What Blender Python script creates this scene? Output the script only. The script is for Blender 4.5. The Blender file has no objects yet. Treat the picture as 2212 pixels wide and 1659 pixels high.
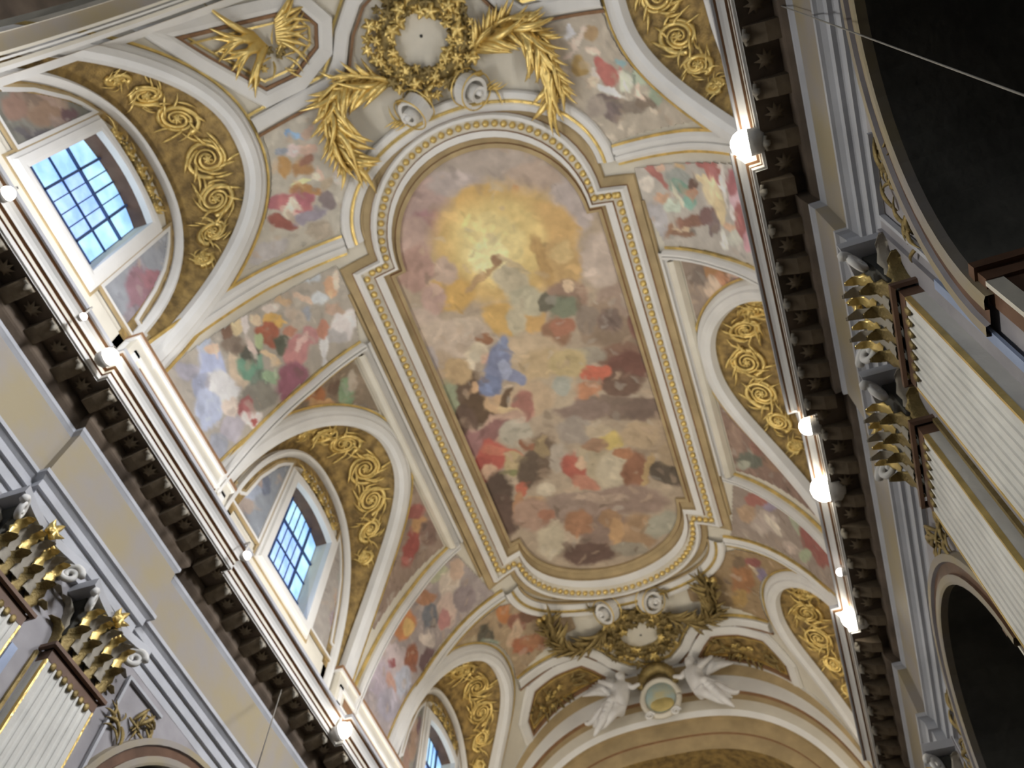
# Baroque church nave looking up at a painted barrel vault.
# Working unit "u" = 4.5 m.  x across the nave, y along it (towards the apse), z up from eye height (1.6 m).
import bpy, math, random
import numpy as np
from mathutils import Matrix, Vector
rnd = random.Random(7)
U = 4.5; EYE = 1.6
sc = bpy.context.scene
COL = sc.collection

# ------------------------------------------------------------------ camera
cam_d = bpy.data.cameras.new('camera'); cam = bpy.data.objects.new('camera', cam_d); COL.objects.link(cam)
right = Vector((0.94570071, 0.3242093, 0.02320565)); up = Vector((0.27336828, -0.83195858, 0.48281953)); fwd = Vector((-0.17584072, 0.45025909, 0.87541236))
Mr = Matrix((right, up, -fwd)).transposed().to_4x4()
Mr.translation = Vector((1.0 * U, 0, EYE)); cam.matrix_world = Mr
cam_d.sensor_fit = 'HORIZONTAL'; cam_d.sensor_width = 36.0; cam_d.lens = 1848.5 / 2212 * 36.0
cam_d.clip_start = 0.05; cam_d.clip_end = 300
cam_d.dof.use_dof = True; cam_d.dof.focus_distance = 9.0; cam_d.dof.aperture_fstop = cam_d.lens / 1000 / 0.030
sc.camera = cam

# ------------------------------------------------------------------ world, lights, exposure
w = bpy.data.worlds.new('world'); sc.world = w; w.use_nodes = True
bgn = w.node_tree.nodes['Background']; bgn.inputs[0].default_value = (0.74, 0.84, 1.0, 1); bgn.inputs[1].default_value = 0.12
sc.view_settings.view_transform = 'Standard'; sc.view_settings.look = 'None'
sc.view_settings.exposure = -0.10; sc.view_settings.gamma = 1.0; sc.view_settings.use_curve_mapping = False

def pt(x, y, z): return (x * U, y * U, z * U + EYE)

def area(name, loc, target, sx, sy, power, col, spread=math.pi):
    d = bpy.data.lights.new(name, 'AREA'); d.shape = 'RECTANGLE'; d.size = sx * U; d.size_y = sy * U; d.energy = power; d.color = col; d.spread = spread
    o = bpy.data.objects.new(name, d); COL.objects.link(o); o.location = pt(*loc)
    v = Vector(pt(*target)) - Vector(pt(*loc)); o.rotation_euler = v.to_track_quat('-Z', 'Y').to_euler(); return o
COVE = 150.0
for sd in (-1, 1):
    for k, yc in enumerate((-0.95, 0.46, 1.84, 3.22, 4.60, 5.98)):
        # added fill lights, unseen on top of the cornice, aimed up across the vault (the bay floodlights are built as things below)
        f_ = (1.8, 1.65, 1.2, 0.95, 1.0, 2.6)[k]; c_ = ((0.96, 0.97, 1.0), (0.97, 0.97, 1.0), (1.0, 0.96, 0.90), (1.0, 0.93, 0.82), (1.0, 0.90, 0.75), (1.0, 0.88, 0.70))[k]
        a = area('cove_fill', (sd * 1.705, yc, 3.812), (-sd * 0.5, yc + (1.1 if k == 5 else 0), 6.3 - (0.5 if k == 5 else 0)), 1.2, 0.03, COVE * f_ * (1.1 if sd < 0 else 0.9), c_)
# daylight: the bright windows of the right clerestory, and the west front behind the viewer
for yc in (0.55, 3.26, 5.96):
    area('right_window_light', (1.84, yc, 4.80), (-1.8, yc + 0.4, 3.0), 0.5, 0.8, 620, (0.95, 0.96, 1.0), 1.25)
    area('left_window_light', (-1.84, yc, 4.80), (1.0, yc, 4.6), 0.5, 0.8, 25, (0.62, 0.78, 1.0))
    area('left_chapel_fill', (-2.65, yc - 0.04, 2.58), (1.8, yc + 0.9, 1.9), 0.5, 0.16, 210, (1.0, 0.97, 0.90), 1.1)  # added fill inside the left chapels to brighten the right pilasters
area('west_window_light', (0, -3.0, 4.2), (-0.6, 2.5, 5.6), 2.0, 1.6, 350, (0.86, 0.92, 1.0))

# ------------------------------------------------------------------ materials
MAT = {}
def mat(name, col, rough=0.7, metal=0.0, var=0.12, scale=3.0, bump=0.15, col2=None, emit=None, spec=0.3, vcol=False, detail=6):
    m = bpy.data.materials.new(name); m.use_nodes = True; nt = m.node_tree; b = nt.nodes['Principled BSDF']
    b.inputs['Roughness'].default_value = rough; b.inputs['Metallic'].default_value = metal
    if 'Specular IOR Level' in b.inputs: b.inputs['Specular IOR Level'].default_value = spec
    tc = nt.nodes.new('ShaderNodeTexCoord'); n = nt.nodes.new('ShaderNodeTexNoise'); n.inputs['Scale'].default_value = scale; n.inputs['Detail'].default_value = detail
    nt.links.new(tc.outputs['Object'], n.inputs['Vector'])
    mx = nt.nodes.new('ShaderNodeMix'); mx.data_type = 'RGBA'
    rp = nt.nodes.new('ShaderNodeMapRange'); rp.inputs[1].default_value = 0.35; rp.inputs[2].default_value = 0.65
    nt.links.new(n.outputs['Fac'], rp.inputs[0]); nt.links.new(rp.outputs[0], mx.inputs[0])
    if vcol:
        at = nt.nodes.new('ShaderNodeVertexColor'); at.layer_name = 'paint'
        mm = nt.nodes.new('ShaderNodeMix'); mm.data_type = 'RGBA'; mm.blend_type = 'MULTIPLY'; mm.inputs[0].default_value = 1.0
        mx.inputs[6].default_value = (1 - var, 1 - var, 1 - var, 1); mx.inputs[7].default_value = (1, 1, 1, 1)
        nt.links.new(at.outputs[0], mm.inputs[6]); nt.links.new(mx.outputs[2], mm.inputs[7]); nt.links.new(mm.outputs[2], b.inputs['Base Color'])
    else:
        c2 = col2 or tuple(c * (1 - var) for c in col)
        mx.inputs[6].default_value = (*c2, 1); mx.inputs[7].default_value = (*col, 1)
        nt.links.new(mx.outputs[2], b.inputs['Base Color'])
    if bump:
        n2 = nt.nodes.new('ShaderNodeTexNoise'); n2.inputs['Scale'].default_value = scale * 6; n2.inputs['Detail'].default_value = 4
        nt.links.new(tc.outputs['Object'], n2.inputs['Vector'])
        bp = nt.nodes.new('ShaderNodeBump'); bp.inputs['Strength'].default_value = bump; bp.inputs['Distance'].default_value = 0.05
        nt.links.new(n2.outputs['Fac'], bp.inputs['Height']); nt.links.new(bp.outputs['Normal'], b.inputs['Normal'])
    if emit:
        b.inputs['Emission Color'].default_value = (*emit[0], 1); b.inputs['Emission Strength'].default_value = emit[1]
    MAT[name] = m; return m
mat('white', (0.76, 0.75, 0.72), 0.75, var=0.10, scale=0.8)
mat('cream', (0.72, 0.68, 0.58), 0.8, var=0.12, scale=0.8)
mat('ochre', (0.46, 0.35, 0.19), 0.75, var=0.25, scale=1.2)
mat('brown', (0.30, 0.17, 0.09), 0.7, var=0.25)
mat('gilt', (0.90, 0.68, 0.25), 0.30, metal=0.70, var=0.30, scale=2.5, bump=0.3)
mat('gilt_dark', (0.36, 0.27, 0.11), 0.45, metal=0.6, var=0.45, scale=4, bump=0.4)
mat('gold_ground', (0.47, 0.32, 0.115), 0.5, metal=0.2, col2=(0.20, 0.135, 0.055), scale=3.2, bump=0.9)
mat('paint', (1, 1, 1), 0.85, var=0.16, scale=1.6, vcol=True, bump=0.1)
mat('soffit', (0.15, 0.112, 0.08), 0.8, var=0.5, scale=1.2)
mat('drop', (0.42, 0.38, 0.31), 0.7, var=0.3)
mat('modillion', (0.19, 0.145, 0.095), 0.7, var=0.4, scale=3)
mat('frieze', (0.31, 0.28, 0.25), 0.55, col2=(0.34, 0.285, 0.18), scale=0.9, bump=0.05, detail=3)
mat('grey_stone', (0.50, 0.51, 0.54), 0.6, var=0.18, scale=1.0)
mat('pier_marble', (0.36, 0.345, 0.36), 0.45, var=0.25, scale=1.2, bump=0.05)
mat('shaft', (0.72, 0.71, 0.66), 0.6, var=0.15, scale=1.5)
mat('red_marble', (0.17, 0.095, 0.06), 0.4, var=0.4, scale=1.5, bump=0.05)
mat('blue_reflection', (0.36, 0.44, 0.62), 0.4, var=0.25, scale=1.5, bump=0.05)  # bluish reflection on the narrow pier panels, put into their colour
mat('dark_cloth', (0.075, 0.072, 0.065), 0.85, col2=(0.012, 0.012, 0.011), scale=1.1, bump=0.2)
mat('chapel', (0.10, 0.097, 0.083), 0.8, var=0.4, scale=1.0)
mat('floor_stone', (0.30, 0.27, 0.23), 0.5, var=0.3, scale=0.5)
mat('lead', (0.05, 0.09, 0.22), 0.6, var=0.3)
mat('stucco', (0.74, 0.73, 0.72), 0.7, var=0.15, scale=2)
mat('lamp_body', (0.62, 0.60, 0.56), 0.5, var=0.2)
mat('cable', (0.33, 0.31, 0.27), 0.6, var=0.2)
mat('lamp_glow', (1, 1, 1), 0.5, emit=((1.0, 0.92, 0.78), 14.0), bump=0)
mat('lamp_glow_small', (1, 1, 1), 0.5, emit=((1.0, 0.88, 0.84), 8.0), bump=0)
def glass_mat(name, c1, c2, strength):
    m = bpy.data.materials.new(name); m.use_nodes = True; nt = m.node_tree; b = nt.nodes['Principled BSDF']
    tc = nt.nodes.new('ShaderNodeTexCoord'); n = nt.nodes.new('ShaderNodeTexNoise'); n.inputs['Scale'].default_value = 1.6; n.inputs['Detail'].default_value = 5
    cr = nt.nodes.new('ShaderNodeValToRGB'); cr.color_ramp.elements[0].position = 0.36; cr.color_ramp.elements[1].position = 0.66
    cr.color_ramp.elements[0].color = (*c1, 1); cr.color_ramp.elements[1].color = (*c2, 1)
    nt.links.new(tc.outputs['Object'], n.inputs['Vector']); nt.links.new(n.outputs['Fac'], cr.inputs[0])
    nt.links.new(cr.outputs[0], b.inputs['Emission Color']); b.inputs['Emission Strength'].default_value = strength
    b.inputs['Base Color'].default_value = (0.2, 0.3, 0.5, 1); b.inputs['Roughness'].default_value = 0.2
    MAT[name] = m
glass_mat('glass', (0.24, 0.44, 0.95), (0.50, 0.72, 1.0), 1.15)
glass_mat('glass_border', (0.28, 0.55, 0.95), (0.55, 0.90, 1.0), 1.15)

# ------------------------------------------------------------------ object helpers
def mesh_obj(name, V, F, m, parent=None, smooth=False, mats=None, fm=None):
    """V in u units (world axes)."""
    V = np.asarray(V, float).reshape(-1, 3) * U
    V[:, 2] += EYE
    if parent is not None:
        V = V - np.array(parent['_o'])
    me = bpy.data.meshes.new(name); me.from_pydata(V.tolist(), [], [tuple(f) for f in F])
    for x in (mats or [m]): me.materials.append(MAT[x])
    if fm is not None: me.polygons.foreach_set('material_index', fm)
    if smooth: me.polygons.foreach_set('use_smooth', [True] * len(me.polygons))
    me.update()
    o = bpy.data.objects.new(name, me); COL.objects.link(o)
    if parent is not None: o.parent = parent
    o['_o'] = parent['_o'] if parent is not None else (0.0, 0.0, 0.0)
    return o
def empty(name, loc, label=None, cat=None, group=None, kind=None):
    o = bpy.data.objects.new(name, None); COL.objects.link(o); o.empty_display_size = 0.2
    p = pt(*loc); o.location = p; o['_o'] = p
    return tag(o, label, cat, group, kind)
def tag(o, label=None, cat=None, group=None, kind=None):
    if label: o['label'] = label
    if cat: o['category'] = cat
    if group: o['group'] = group
    if kind: o['kind'] = kind
    return o
def inst(name, src, M, parent=None):
    """another object sharing src's mesh data; M is a world matrix (metres)."""
    o = bpy.data.objects.new(name, src); COL.objects.link(o)
    if parent is not None:
        o.parent = parent
        M = Matrix.Translation(-Vector(parent['_o'])) @ M
    o.matrix_local = M; o['_o'] = (0.0, 0.0, 0.0)
    return o
def raw_mesh(name, V, F, m, smooth=True, mats=None, fm=None):
    """mesh data in metres, local axes, for inst()."""
    me = bpy.data.meshes.new(name); me.from_pydata([tuple(map(float, v)) for v in V], [], [tuple(f) for f in F])
    for x in (mats or [m]): me.materials.append(MAT[x])
    if fm is not None: me.polygons.foreach_set('material_index', fm)
    if smooth: me.polygons.foreach_set('use_smooth', [True] * len(me.polygons))
    me.update(); return me
def grid_faces(n, m, closed_n=False, closed_m=False, flip=False):
    F = []
    for i in range(n if closed_n else n - 1):
        for j in range(m if closed_m else m - 1):
            a = i * m + j; b = ((i + 1) % n) * m + j; c = ((i + 1) % n) * m + (j + 1) % m; d = i * m + (j + 1) % m
            F.append((a, d, c, b) if flip else (a, b, c, d))
    return F
def loft(name, rows, m, parent=None, closed_rows=False, closed_cols=False, smooth=False, flip=False):
    """rows: list of equal-length lists of points."""
    R = np.asarray(rows, float); n, k = R.shape[:2]
    return mesh_obj(name, R.reshape(-1, 3), grid_faces(n, k, closed_rows, closed_cols, flip), m, parent, smooth)
BOXF = [(0, 3, 2, 1), (4, 5, 6, 7), (0, 1, 5, 4), (1, 2, 6, 5), (2, 3, 7, 6), (3, 0, 4, 7)]
def box_vf(a, b):
    (x0, y0, z0), (x1, y1, z1) = a, b
    return [(x0, y0, z0), (x1, y0, z0), (x1, y1, z0), (x0, y1, z0), (x0, y0, z1), (x1, y0, z1), (x1, y1, z1), (x0, y1, z1)], BOXF
def box(name, a, b, m, parent=None):
    a2 = [min(p, q) for p, q in zip(a, b)]; b2 = [max(p, q) for p, q in zip(a, b)]
    V, F = box_vf(a2, b2); return mesh_obj(name, V, F, m, parent)
def tube_vf(P, R, seg=8, cap=True):
    """tube round polyline P (3d) with radii R."""
    P = np.asarray(P, float); n = len(P); R = np.broadcast_to(np.asarray(R, float), (n,))
    T = np.gradient(P, axis=0); T /= np.linalg.norm(T, axis=1)[:, None] + 1e-12
    ref = np.array([0, 0, 1.0]) if abs(T[0][2]) < 0.9 else np.array([1.0, 0, 0])
    V = []
    nrm = np.cross(T[0], ref); nrm /= np.linalg.norm(nrm)
    for i in range(n):
        nrm = nrm - T[i] * (nrm @ T[i]); nrm /= np.linalg.norm(nrm) + 1e-12
        bn = np.cross(T[i], nrm)
        for j in range(seg):
            a = 2 * math.pi * j / seg; V.append(P[i] + R[i] * (math.cos(a) * nrm + math.sin(a) * bn))
    F = grid_faces(n, seg, False, True)
    if cap:
        F.append(tuple(range(seg))); F.append(tuple((n - 1) * seg + j for j in reversed(range(seg))))
    return V, F
def merge(parts):
    V = []; F = []
    for v, f in parts:
        o = len(V); V.extend([tuple(x) for x in v]); F.extend([tuple(i + o for i in q) for q in f])
    return V, F

# ------------------------------------------------------------------ vault coordinates: s = arc length from the crown, y along the nave, h = height proud of the vault
VW, VH, VP, VZ = 1.85, 3.0, 2.7, 3.5
_th = np.linspace(0, math.pi / 2, 6001)
_x = VW * np.sin(_th) ** (2 / VP); _z = VZ + VH * np.cos(_th) ** (2 / VP)
_s = np.concatenate([[0], np.cumsum(np.hypot(np.diff(_x), np.diff(_z)))])
SG = np.linspace(0, _s[-1], 1500); XG = np.interp(SG, _s, _x); ZG = np.interp(SG, _s, _z)
TX = np.gradient(XG, SG); TZ = np.gradient(ZG, SG); _l = np.hypot(TX, TZ); TX /= _l; TZ /= _l
k_ = np.ones(41) / 41
TX = np.convolve(np.pad(TX, 20, 'edge'), k_, 'valid'); TZ = np.convolve(np.pad(TZ, 20, 'edge'), k_, 'valid'); TZ[0] = 0
S_END = float(SG[-1])
def s_of_z(z): return float(np.interp(-z, -ZG, SG))
def vp(s, y, h=0.0):
    s = np.asarray(s, float); y = np.asarray(y, float); a = np.abs(s); sg = np.where(s < 0, -1.0, 1.0)
    x = np.interp(a, SG, XG); z = np.interp(a, SG, ZG); tx = np.interp(a, SG, TX); tz = np.interp(a, SG, TZ)
    # inward normal of the curve (x,z): rotate the tangent towards the nave
    nx, nz = tz, -tx
    return np.stack([sg * (x + nx * h), y + 0 * x, z + nz * h], -1)
def vframe(s, y, h=0.0):
    """point and axes (along +s, along +y, inward) as a 4x4 in metres."""
    p = vp(s, y, h); q = vp(s + 0.01, y, h); e = Vector(q - p).normalized(); f = Vector((0, 1, 0)); n = e.cross(f)
    c = Vector((0, 0, 3.5)) - Vector(p); c.y = 0
    if n.dot(c) < 0: n = -n
    M = Matrix((e, f, n)).transposed().to_4x4(); M.translation = Vector(pt(*p)); return M
def densify(P, step=0.06, closed=False):
    P = [np.asarray(p, float) for p in P]; out = []
    L = len(P)
    for i in range(L if closed else L - 1):
        a, b = P[i], P[(i + 1) % L]; n = max(1, int(math.ceil(np.linalg.norm(b - a) / step)))
        for t in range(n): out.append(a + (b - a) * t / n)
    if not closed: out.append(P[-1])
    return np.array(out)
def offset_path(P, closed=False):
    P = np.asarray(P); n = len(P)
    if closed: d0 = P - np.roll(P, 1, 0); d1 = np.roll(P, -1, 0) - P
    else:
        d = np.diff(P, axis=0); d0 = np.vstack([d[:1], d]); d1 = np.vstack([d, d[-1:]])
    n0 = np.stack([-d0[:, 1], d0[:, 0]], 1); n0 /= np.linalg.norm(n0, axis=1)[:, None] + 1e-9
    n1 = np.stack([-d1[:, 1], d1[:, 0]], 1); n1 /= np.linalg.norm(n1, axis=1)[:, None] + 1e-9
    m = n0 + n1; m /= np.linalg.norm(m, axis=1)[:, None] + 1e-9
    return m / np.clip((m * n1).sum(1), 0.35, 1)[:, None]
def strip(name, path, prof, m, parent=None, closed=False, step=0.06, mirror=False, smooth=False):
    """moulding on the vault: path in (s,y), prof list of (d,h)."""
    P = densify(path, step, closed); N = offset_path(P, closed)
    rows = []
    for d, h in prof:
        Q = P + N * d; rows.append(vp(Q[:, 0], Q[:, 1], h))
    R = np.array(rows)
    if mirror: R = R * np.array([-1, 1, 1])
    return loft(name, R, m, parent, False, closed, smooth)

# ------------------------------------------------------------------ the vault
LUN = (0.52, 3.23, 5.93)                     # lunette centres along y
LA, LB, LT, LQ = 0.90, 4.0, 5.94, 2.3
def lean(z): return 0.13 * min(1.0, max(0.0, (z - 4.2) / 1.7))
def lun_hw(z, grow=0.0):
    t = max(0.0, (z - LB) / (LT + grow - LB))
    return 0.0 if t >= 1 else (LA + grow) * (1 - t ** LQ) ** (1 / LQ)
def arch_curve(c, a, zb, zt, n=48, foot=None, le=0.13):
    """(y,z) of a lunette arch from near foot over the top to the far foot."""
    P = []
    for i in range(n + 1):
        f = math.pi * i / n; cc, s_ = math.cos(f), math.sin(f)
        z = zb + (zt - zb) * max(0.0, s_) ** (2 / LQ); y = c - a * math.copysign(abs(cc) ** (2 / LQ), cc)
        P.append((y + le / 0.13 * lean(z), z))
    if foot is not None: P = [(P[0][0], foot)] + P + [(P[-1][0], foot)]
    return P
def in_lun(y, z, grow=0.0):
    return any(abs(y - c - lean(z)) < lun_hw(z, grow) for c in LUN)

ceiling = empty('ceiling', (0, 3.4, 6.5), kind='structure')
ns, ny = 150, 176; Sg = np.linspace(-S_END + 0.1, S_END - 0.1, ns); Yg = np.linspace(-0.42, 7.12, ny)
SS, YY = np.meshgrid(Sg, Yg, indexing='ij'); PV = vp(SS.ravel(), YY.ravel(), -0.004)
F = []
for i in range(ns - 1):
    zc = float(np.interp(abs(Sg[i] + Sg[i + 1]) / 2, SG, ZG))
    for j in range(ny - 1):
        if not in_lun((Yg[j] + Yg[j + 1]) / 2, zc, 0.05):
            F.append((i * ny + j, i * ny + j + 1, (i + 1) * ny + j + 1, (i + 1) * ny + j))
mesh_obj('vault_shell', PV, F, 'cream', ceiling, True)

SIDE = {-1: 'left', 1: 'right'}
def rim_path(c): return [(s_of_z(z), y) for y, z in arch_curve(c, LA, LB, LT, 60, 3.72)]
WX, WA, WZB, WZT = 1.87, 0.80, 4.15, 5.66
def sub_rng(a, b, n): return [a + (b - a) * i / n for i in range(n + 1)]
for sd in (-1, 1):
    for c in LUN:
        rp = rim_path(c)
        P = np.array(rp) * np.array([1, 1])
        mr = sd < 0
        strip('lunette_rim', rp, [(-0.030, -0.03), (-0.030, 0.030), (0.0, 0.055), (0.045, 0.058), (0.060, 0.042), (0.085, 0.042), (0.11, 0.022), (0.125, 0.0)], 'white', ceiling, step=0.05, mirror=mr, smooth=False)
        strip('rim_fillet', rp, [(0.123, 0.0), (0.123, 0.016), (0.14, 0.016), (0.14, 0.0)], 'gilt', ceiling, step=0.06, mirror=mr)
        # soffit of the lunette: from the rim on the vault to the arch on the wall
        A = np.array(arch_curve(c, LA, LB, LT, 48, 3.72)); B = np.array(arch_curve(c, WA, WZB, WZT, 48, 3.72, 0.10))
        a3 = vp(np.array([s_of_z(z) for z in A[:, 1]]), A[:, 0], -0.03); b3 = np.stack([0 * B[:, 0] + WX, B[:, 0], B[:, 1]], 1)
        rows = [a3 + (b3 - a3) * t + np.array([0, 0, 0.05 * math.sin(math.pi * t)]) for t in np.linspace(0, 1, 7)]
        loft('lunette_soffit', np.array(rows) * np.array([sd, 1, 1]), 'gold_ground', ceiling, smooth=True, flip=sd < 0)

# near and far arches closing the vault
def arch_prof(W, H, n=64, p=VP):
    th = np.linspace(-math.pi / 2, math.pi / 2, n); s_ = np.sin(th)
    return np.stack([W * np.sign(s_) * np.abs(s_) ** (2 / p), VZ + H * np.abs(np.cos(th)) ** (2 / p)], 1)
def arch_band(name, e0, y0, e1, y1, m, parent):
    A, B = arch_prof(*e0), arch_prof(*e1)
    return loft(name, [[(x, y0, z) for x, z in A], [(x, y1, z) for x, z in B]], m, parent, smooth=True)
wall_far = empty('wall_far', (0, 7.1, 3.6), kind='structure')
E0 = (1.86, 3.02); Ea = (1.845, 2.93); Eb = (1.84, 2.80); Ec = (1.82, 2.60); Ed = (1.80, 2.53); Ee = (1.74, 2.40); Ef = (1.70, 2.35); Eg = (1.62, 2.20); Eh = (1.52, 2.04)
for (nm, e0, y0, e1, y1, m) in (('arch_moulding', E0, 7.05, Ea, 7.03, 'white'), ('arch_moulding', Ea, 7.03, Eb, 7.06, 'ochre'), ('arch_band', Eb, 7.06, Ec, 7.05, 'white'),
        ('arch_step', Ec, 7.05, Ec, 7.10, 'brown'), ('arch_band', Ec, 7.10, Ed, 7.10, 'ochre'), ('arch_band', Ed, 7.10, Ee, 7.09, 'cream'), ('arch_band', Ee, 7.09, Ef, 7.12, 'white'),
        ('arch_step', Ef, 7.12, Ef, 7.17, 'ochre'), ('archivolt', Ef, 7.17, Eg, 7.17, 'ochre'), ('archivolt_step', Eg, 7.17, Eg, 7.20, 'brown'), ('archivolt', Eg, 7.20, Eh, 7.20, 'ochre'), ('arch_intrados', Eh, 7.20, Eh, 7.9, 'gold_ground')):
    arch_band(nm, e0, y0, e1, y1, m, wall_far)
# spandrel wall under the far arch's feet and the apse behind it
arch_band('apse_vault', (1.50, 2.02), 7.9, (1.50, 2.02), 9.6, 'gold_ground', wall_far)
A = arch_prof(1.50, 2.02); loft('apse_wall', [[(x, 9.6, z) for x, z in A], [(x, 9.6, -0.35) for x, z in A]], 'ochre', wall_far)
for sd in (-1, 1): box('apse_pier', (sd * 1.50, 7.2, -0.35), (sd * 1.95, 9.6, 3.52), 'pier_marble', wall_far)
wall_near = empty('wall_near', (0, -0.4, 3.6), kind='structure')
for (nm, e0, y0, e1, y1, m) in (('arch_moulding', E0, -0.16, Ea, -0.14, 'white'), ('arch_moulding', Ea, -0.14, Eb, -0.18, 'white'), ('arch_moulding', Eb, -0.18, (1.83, 2.72), -0.18, 'ochre'),
        ('arch_band', (1.83, 2.72), -0.20, Ec, -0.22, 'white'), ('arch_step', Ec, -0.22, Ec, -0.24, 'cream'), ('arch_band', Ec, -0.25, Ed, -0.26, 'white'), ('arch_band', Ed, -0.27, Ee, -0.28, 'cream'),
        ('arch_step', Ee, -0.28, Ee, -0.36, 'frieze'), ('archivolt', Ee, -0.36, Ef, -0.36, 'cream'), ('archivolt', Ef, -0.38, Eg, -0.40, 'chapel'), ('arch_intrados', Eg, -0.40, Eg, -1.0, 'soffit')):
    arch_band(nm, e0, y0, e1, y1, m, wall_near)
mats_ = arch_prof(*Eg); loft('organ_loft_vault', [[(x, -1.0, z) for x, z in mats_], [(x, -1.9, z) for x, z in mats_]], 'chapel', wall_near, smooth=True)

# ------------------------------------------------------------------ entablature
RESS = ((-1.38, -0.47), (1.38, 2.29), (4.14, 5.05)); RD = 0.05
Y_A, Y_B = -1.9, 7.2
def ent_line(w, z, sd):
    P = []; x0 = 1.80 - w; x1 = x0 - RD
    P.append((x0, Y_A))
    for a, b in RESS: P += [(x0, a - w), (x1, a - w), (x1, b + w), (x0, b + w)]
    P.append((x0, Y_B))
    return [(sd * x, y, z) for x, y in P]
def ent(name, prof, m, parent, sd): return loft(name, [ent_line(w, z, sd) for w, z in prof], m, parent, flip=sd < 0)
WALLS = {}
for sd, nm in ((-1, 'trim_1'), (1, 'trim_2')):
    T = empty(nm, (sd * 1.8, 3.2, 2.93), kind='structure'); WALLS[sd] = T
    ent('architrave', [(-0.09, 2.925), (-0.05, 2.925), (-0.05, 2.975), (-0.046, 2.982), (-0.032, 2.982), (-0.032, 3.035), (-0.028, 3.042), (-0.012, 3.042), (-0.012, 3.085)], 'grey_stone', T, sd)
    ent('architrave_cyma', [(-0.012, 3.085), (0.004, 3.10), (0.016, 3.105), (0.016, 3.127), (0.0, 3.128)], 'grey_stone', T, sd)
    ent('frieze', [(0.0, 3.128), (0.0, 3.43)], 'frieze', T, sd)
    ent('bed_moulding', [(0.0, 3.43), (0.010, 3.445), (0.014, 3.45), (0.014, 3.472), (0.006, 3.474)], 'grey_stone', T, sd)
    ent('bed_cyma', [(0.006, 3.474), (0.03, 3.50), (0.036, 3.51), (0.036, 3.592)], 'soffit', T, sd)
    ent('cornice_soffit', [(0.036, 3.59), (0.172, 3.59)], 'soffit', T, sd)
    ent('corona', [(0.172, 3.59), (0.172, 3.598), (0.182, 3.598), (0.182, 3.626)], 'white', T, sd)
    ent('corona_groove', [(0.182, 3.626), (0.176, 3.628), (0.176, 3.638), (0.184, 3.640)], 'brown', T, sd)  # brown grooves and fillet: shade lines between the mouldings put into colour
    ent('corona_fascia', [(0.184, 3.640), (0.184, 3.664)], 'cream', T, sd)
    ent('cornice_fillet', [(0.184, 3.664), (0.178, 3.667), (0.178, 3.678), (0.193, 3.680)], 'brown', T, sd)
    ent('cornice_cyma', [(0.193, 3.680), (0.196, 3.695), (0.205, 3.712), (0.218, 3.724)], 'white', T, sd)
    ent('cyma_groove', [(0.218, 3.724), (0.214, 3.728), (0.214, 3.736), (0.226, 3.738)], 'brown', T, sd)
    ent('cornice_lip', [(0.226, 3.738), (0.236, 3.740), (0.236, 3.766), (0.226, 3.770)], 'grey_stone', T, sd)
    ent('cornice_top', [(0.226, 3.770), (-0.12, 3.785)], 'grey_stone', T, sd)
    ent('cove_baffle', [(0.150, 3.768), (0.150, 3.806), (0.140, 3.806), (0.140, 3.768)], 'grey_stone', T, sd)  # added upstand, unseen from below, keeps cove light off the opposite frieze
    # attic between the cornice and the window zone
    loft('attic', [[(sd * 1.858, y, z) for y in (Y_A, Y_B)] for z in (3.77, 4.30)], 'cream', T)
    loft('attic_backing', [[(sd * 1.885, y, z) for y in (Y_A, Y_B)] for z in (3.70, 4.33)], 'cream', T)
    for ya, yb in zip([Y_A] + [c + 0.42 for c in LUN], [c - 0.36 for c in LUN] + [Y_B]):
        loft('attic_backing', [[(sd * 1.885, y, z) for y in (ya, yb)] for z in (4.32, 4.75)], 'cream', T)
    for a, b in RESS[1:]:
        y0, y1 = a - 0.10, b + 0.10
        box('attic_plinth', (sd * 1.775, y0, 3.77), (sd * 1.88, y1, 4.30), 'cream', T)
        box('plinth_cap', (sd * 1.760, y0 - 0.015, 4.30), (sd * 1.88, y1 + 0.015, 4.322), 'white', T)
        box('plinth_line', (sd * 1.755, y0 - 0.02, 4.322), (sd * 1.88, y1 + 0.02, 4.345), 'brown', T)
        for (za, zb, ya, yb) in ((4.05, 4.075, y0 + .03, y1 - .03), (4.19, 4.215, y0 + .03, y1 - .03), (4.05, 4.215, y0 + .03, y0 + .075), (4.05, 4.215, y1 - .075, y1 - .03)):
            box('panel_border', (sd * 1.765, ya, za), (sd * 1.78, yb, zb), 'white', T)
        box('panel_field', (sd * 1.772, y0 + .12, 4.10), (sd * 1.78, y1 - .12, 4.165), 'brown', T)
    # modillions
    mv = []
    for (x, y, z) in ((0, 0, 0), (0.125, 0, 0.0), (0.125, 0, -0.012), (0.10, 0, -0.022), (0.05, 0, -0.05), (0.0, 0, -0.062)): mv.append((x, z))
    V = [(-sd * x * U, yy * U, z * U) for yy in (-0.038, 0.038) for x, z in mv]
    nmv = len(mv); Fm = [tuple(range(nmv)), tuple(range(2 * nmv - 1, nmv - 1, -1))] + [(i, i + nmv, (i + 1) % nmv + nmv, (i + 1) % nmv) for i in range(nmv)]
    me = raw_mesh('modillion', V, Fm, 'modillion', False)
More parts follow.
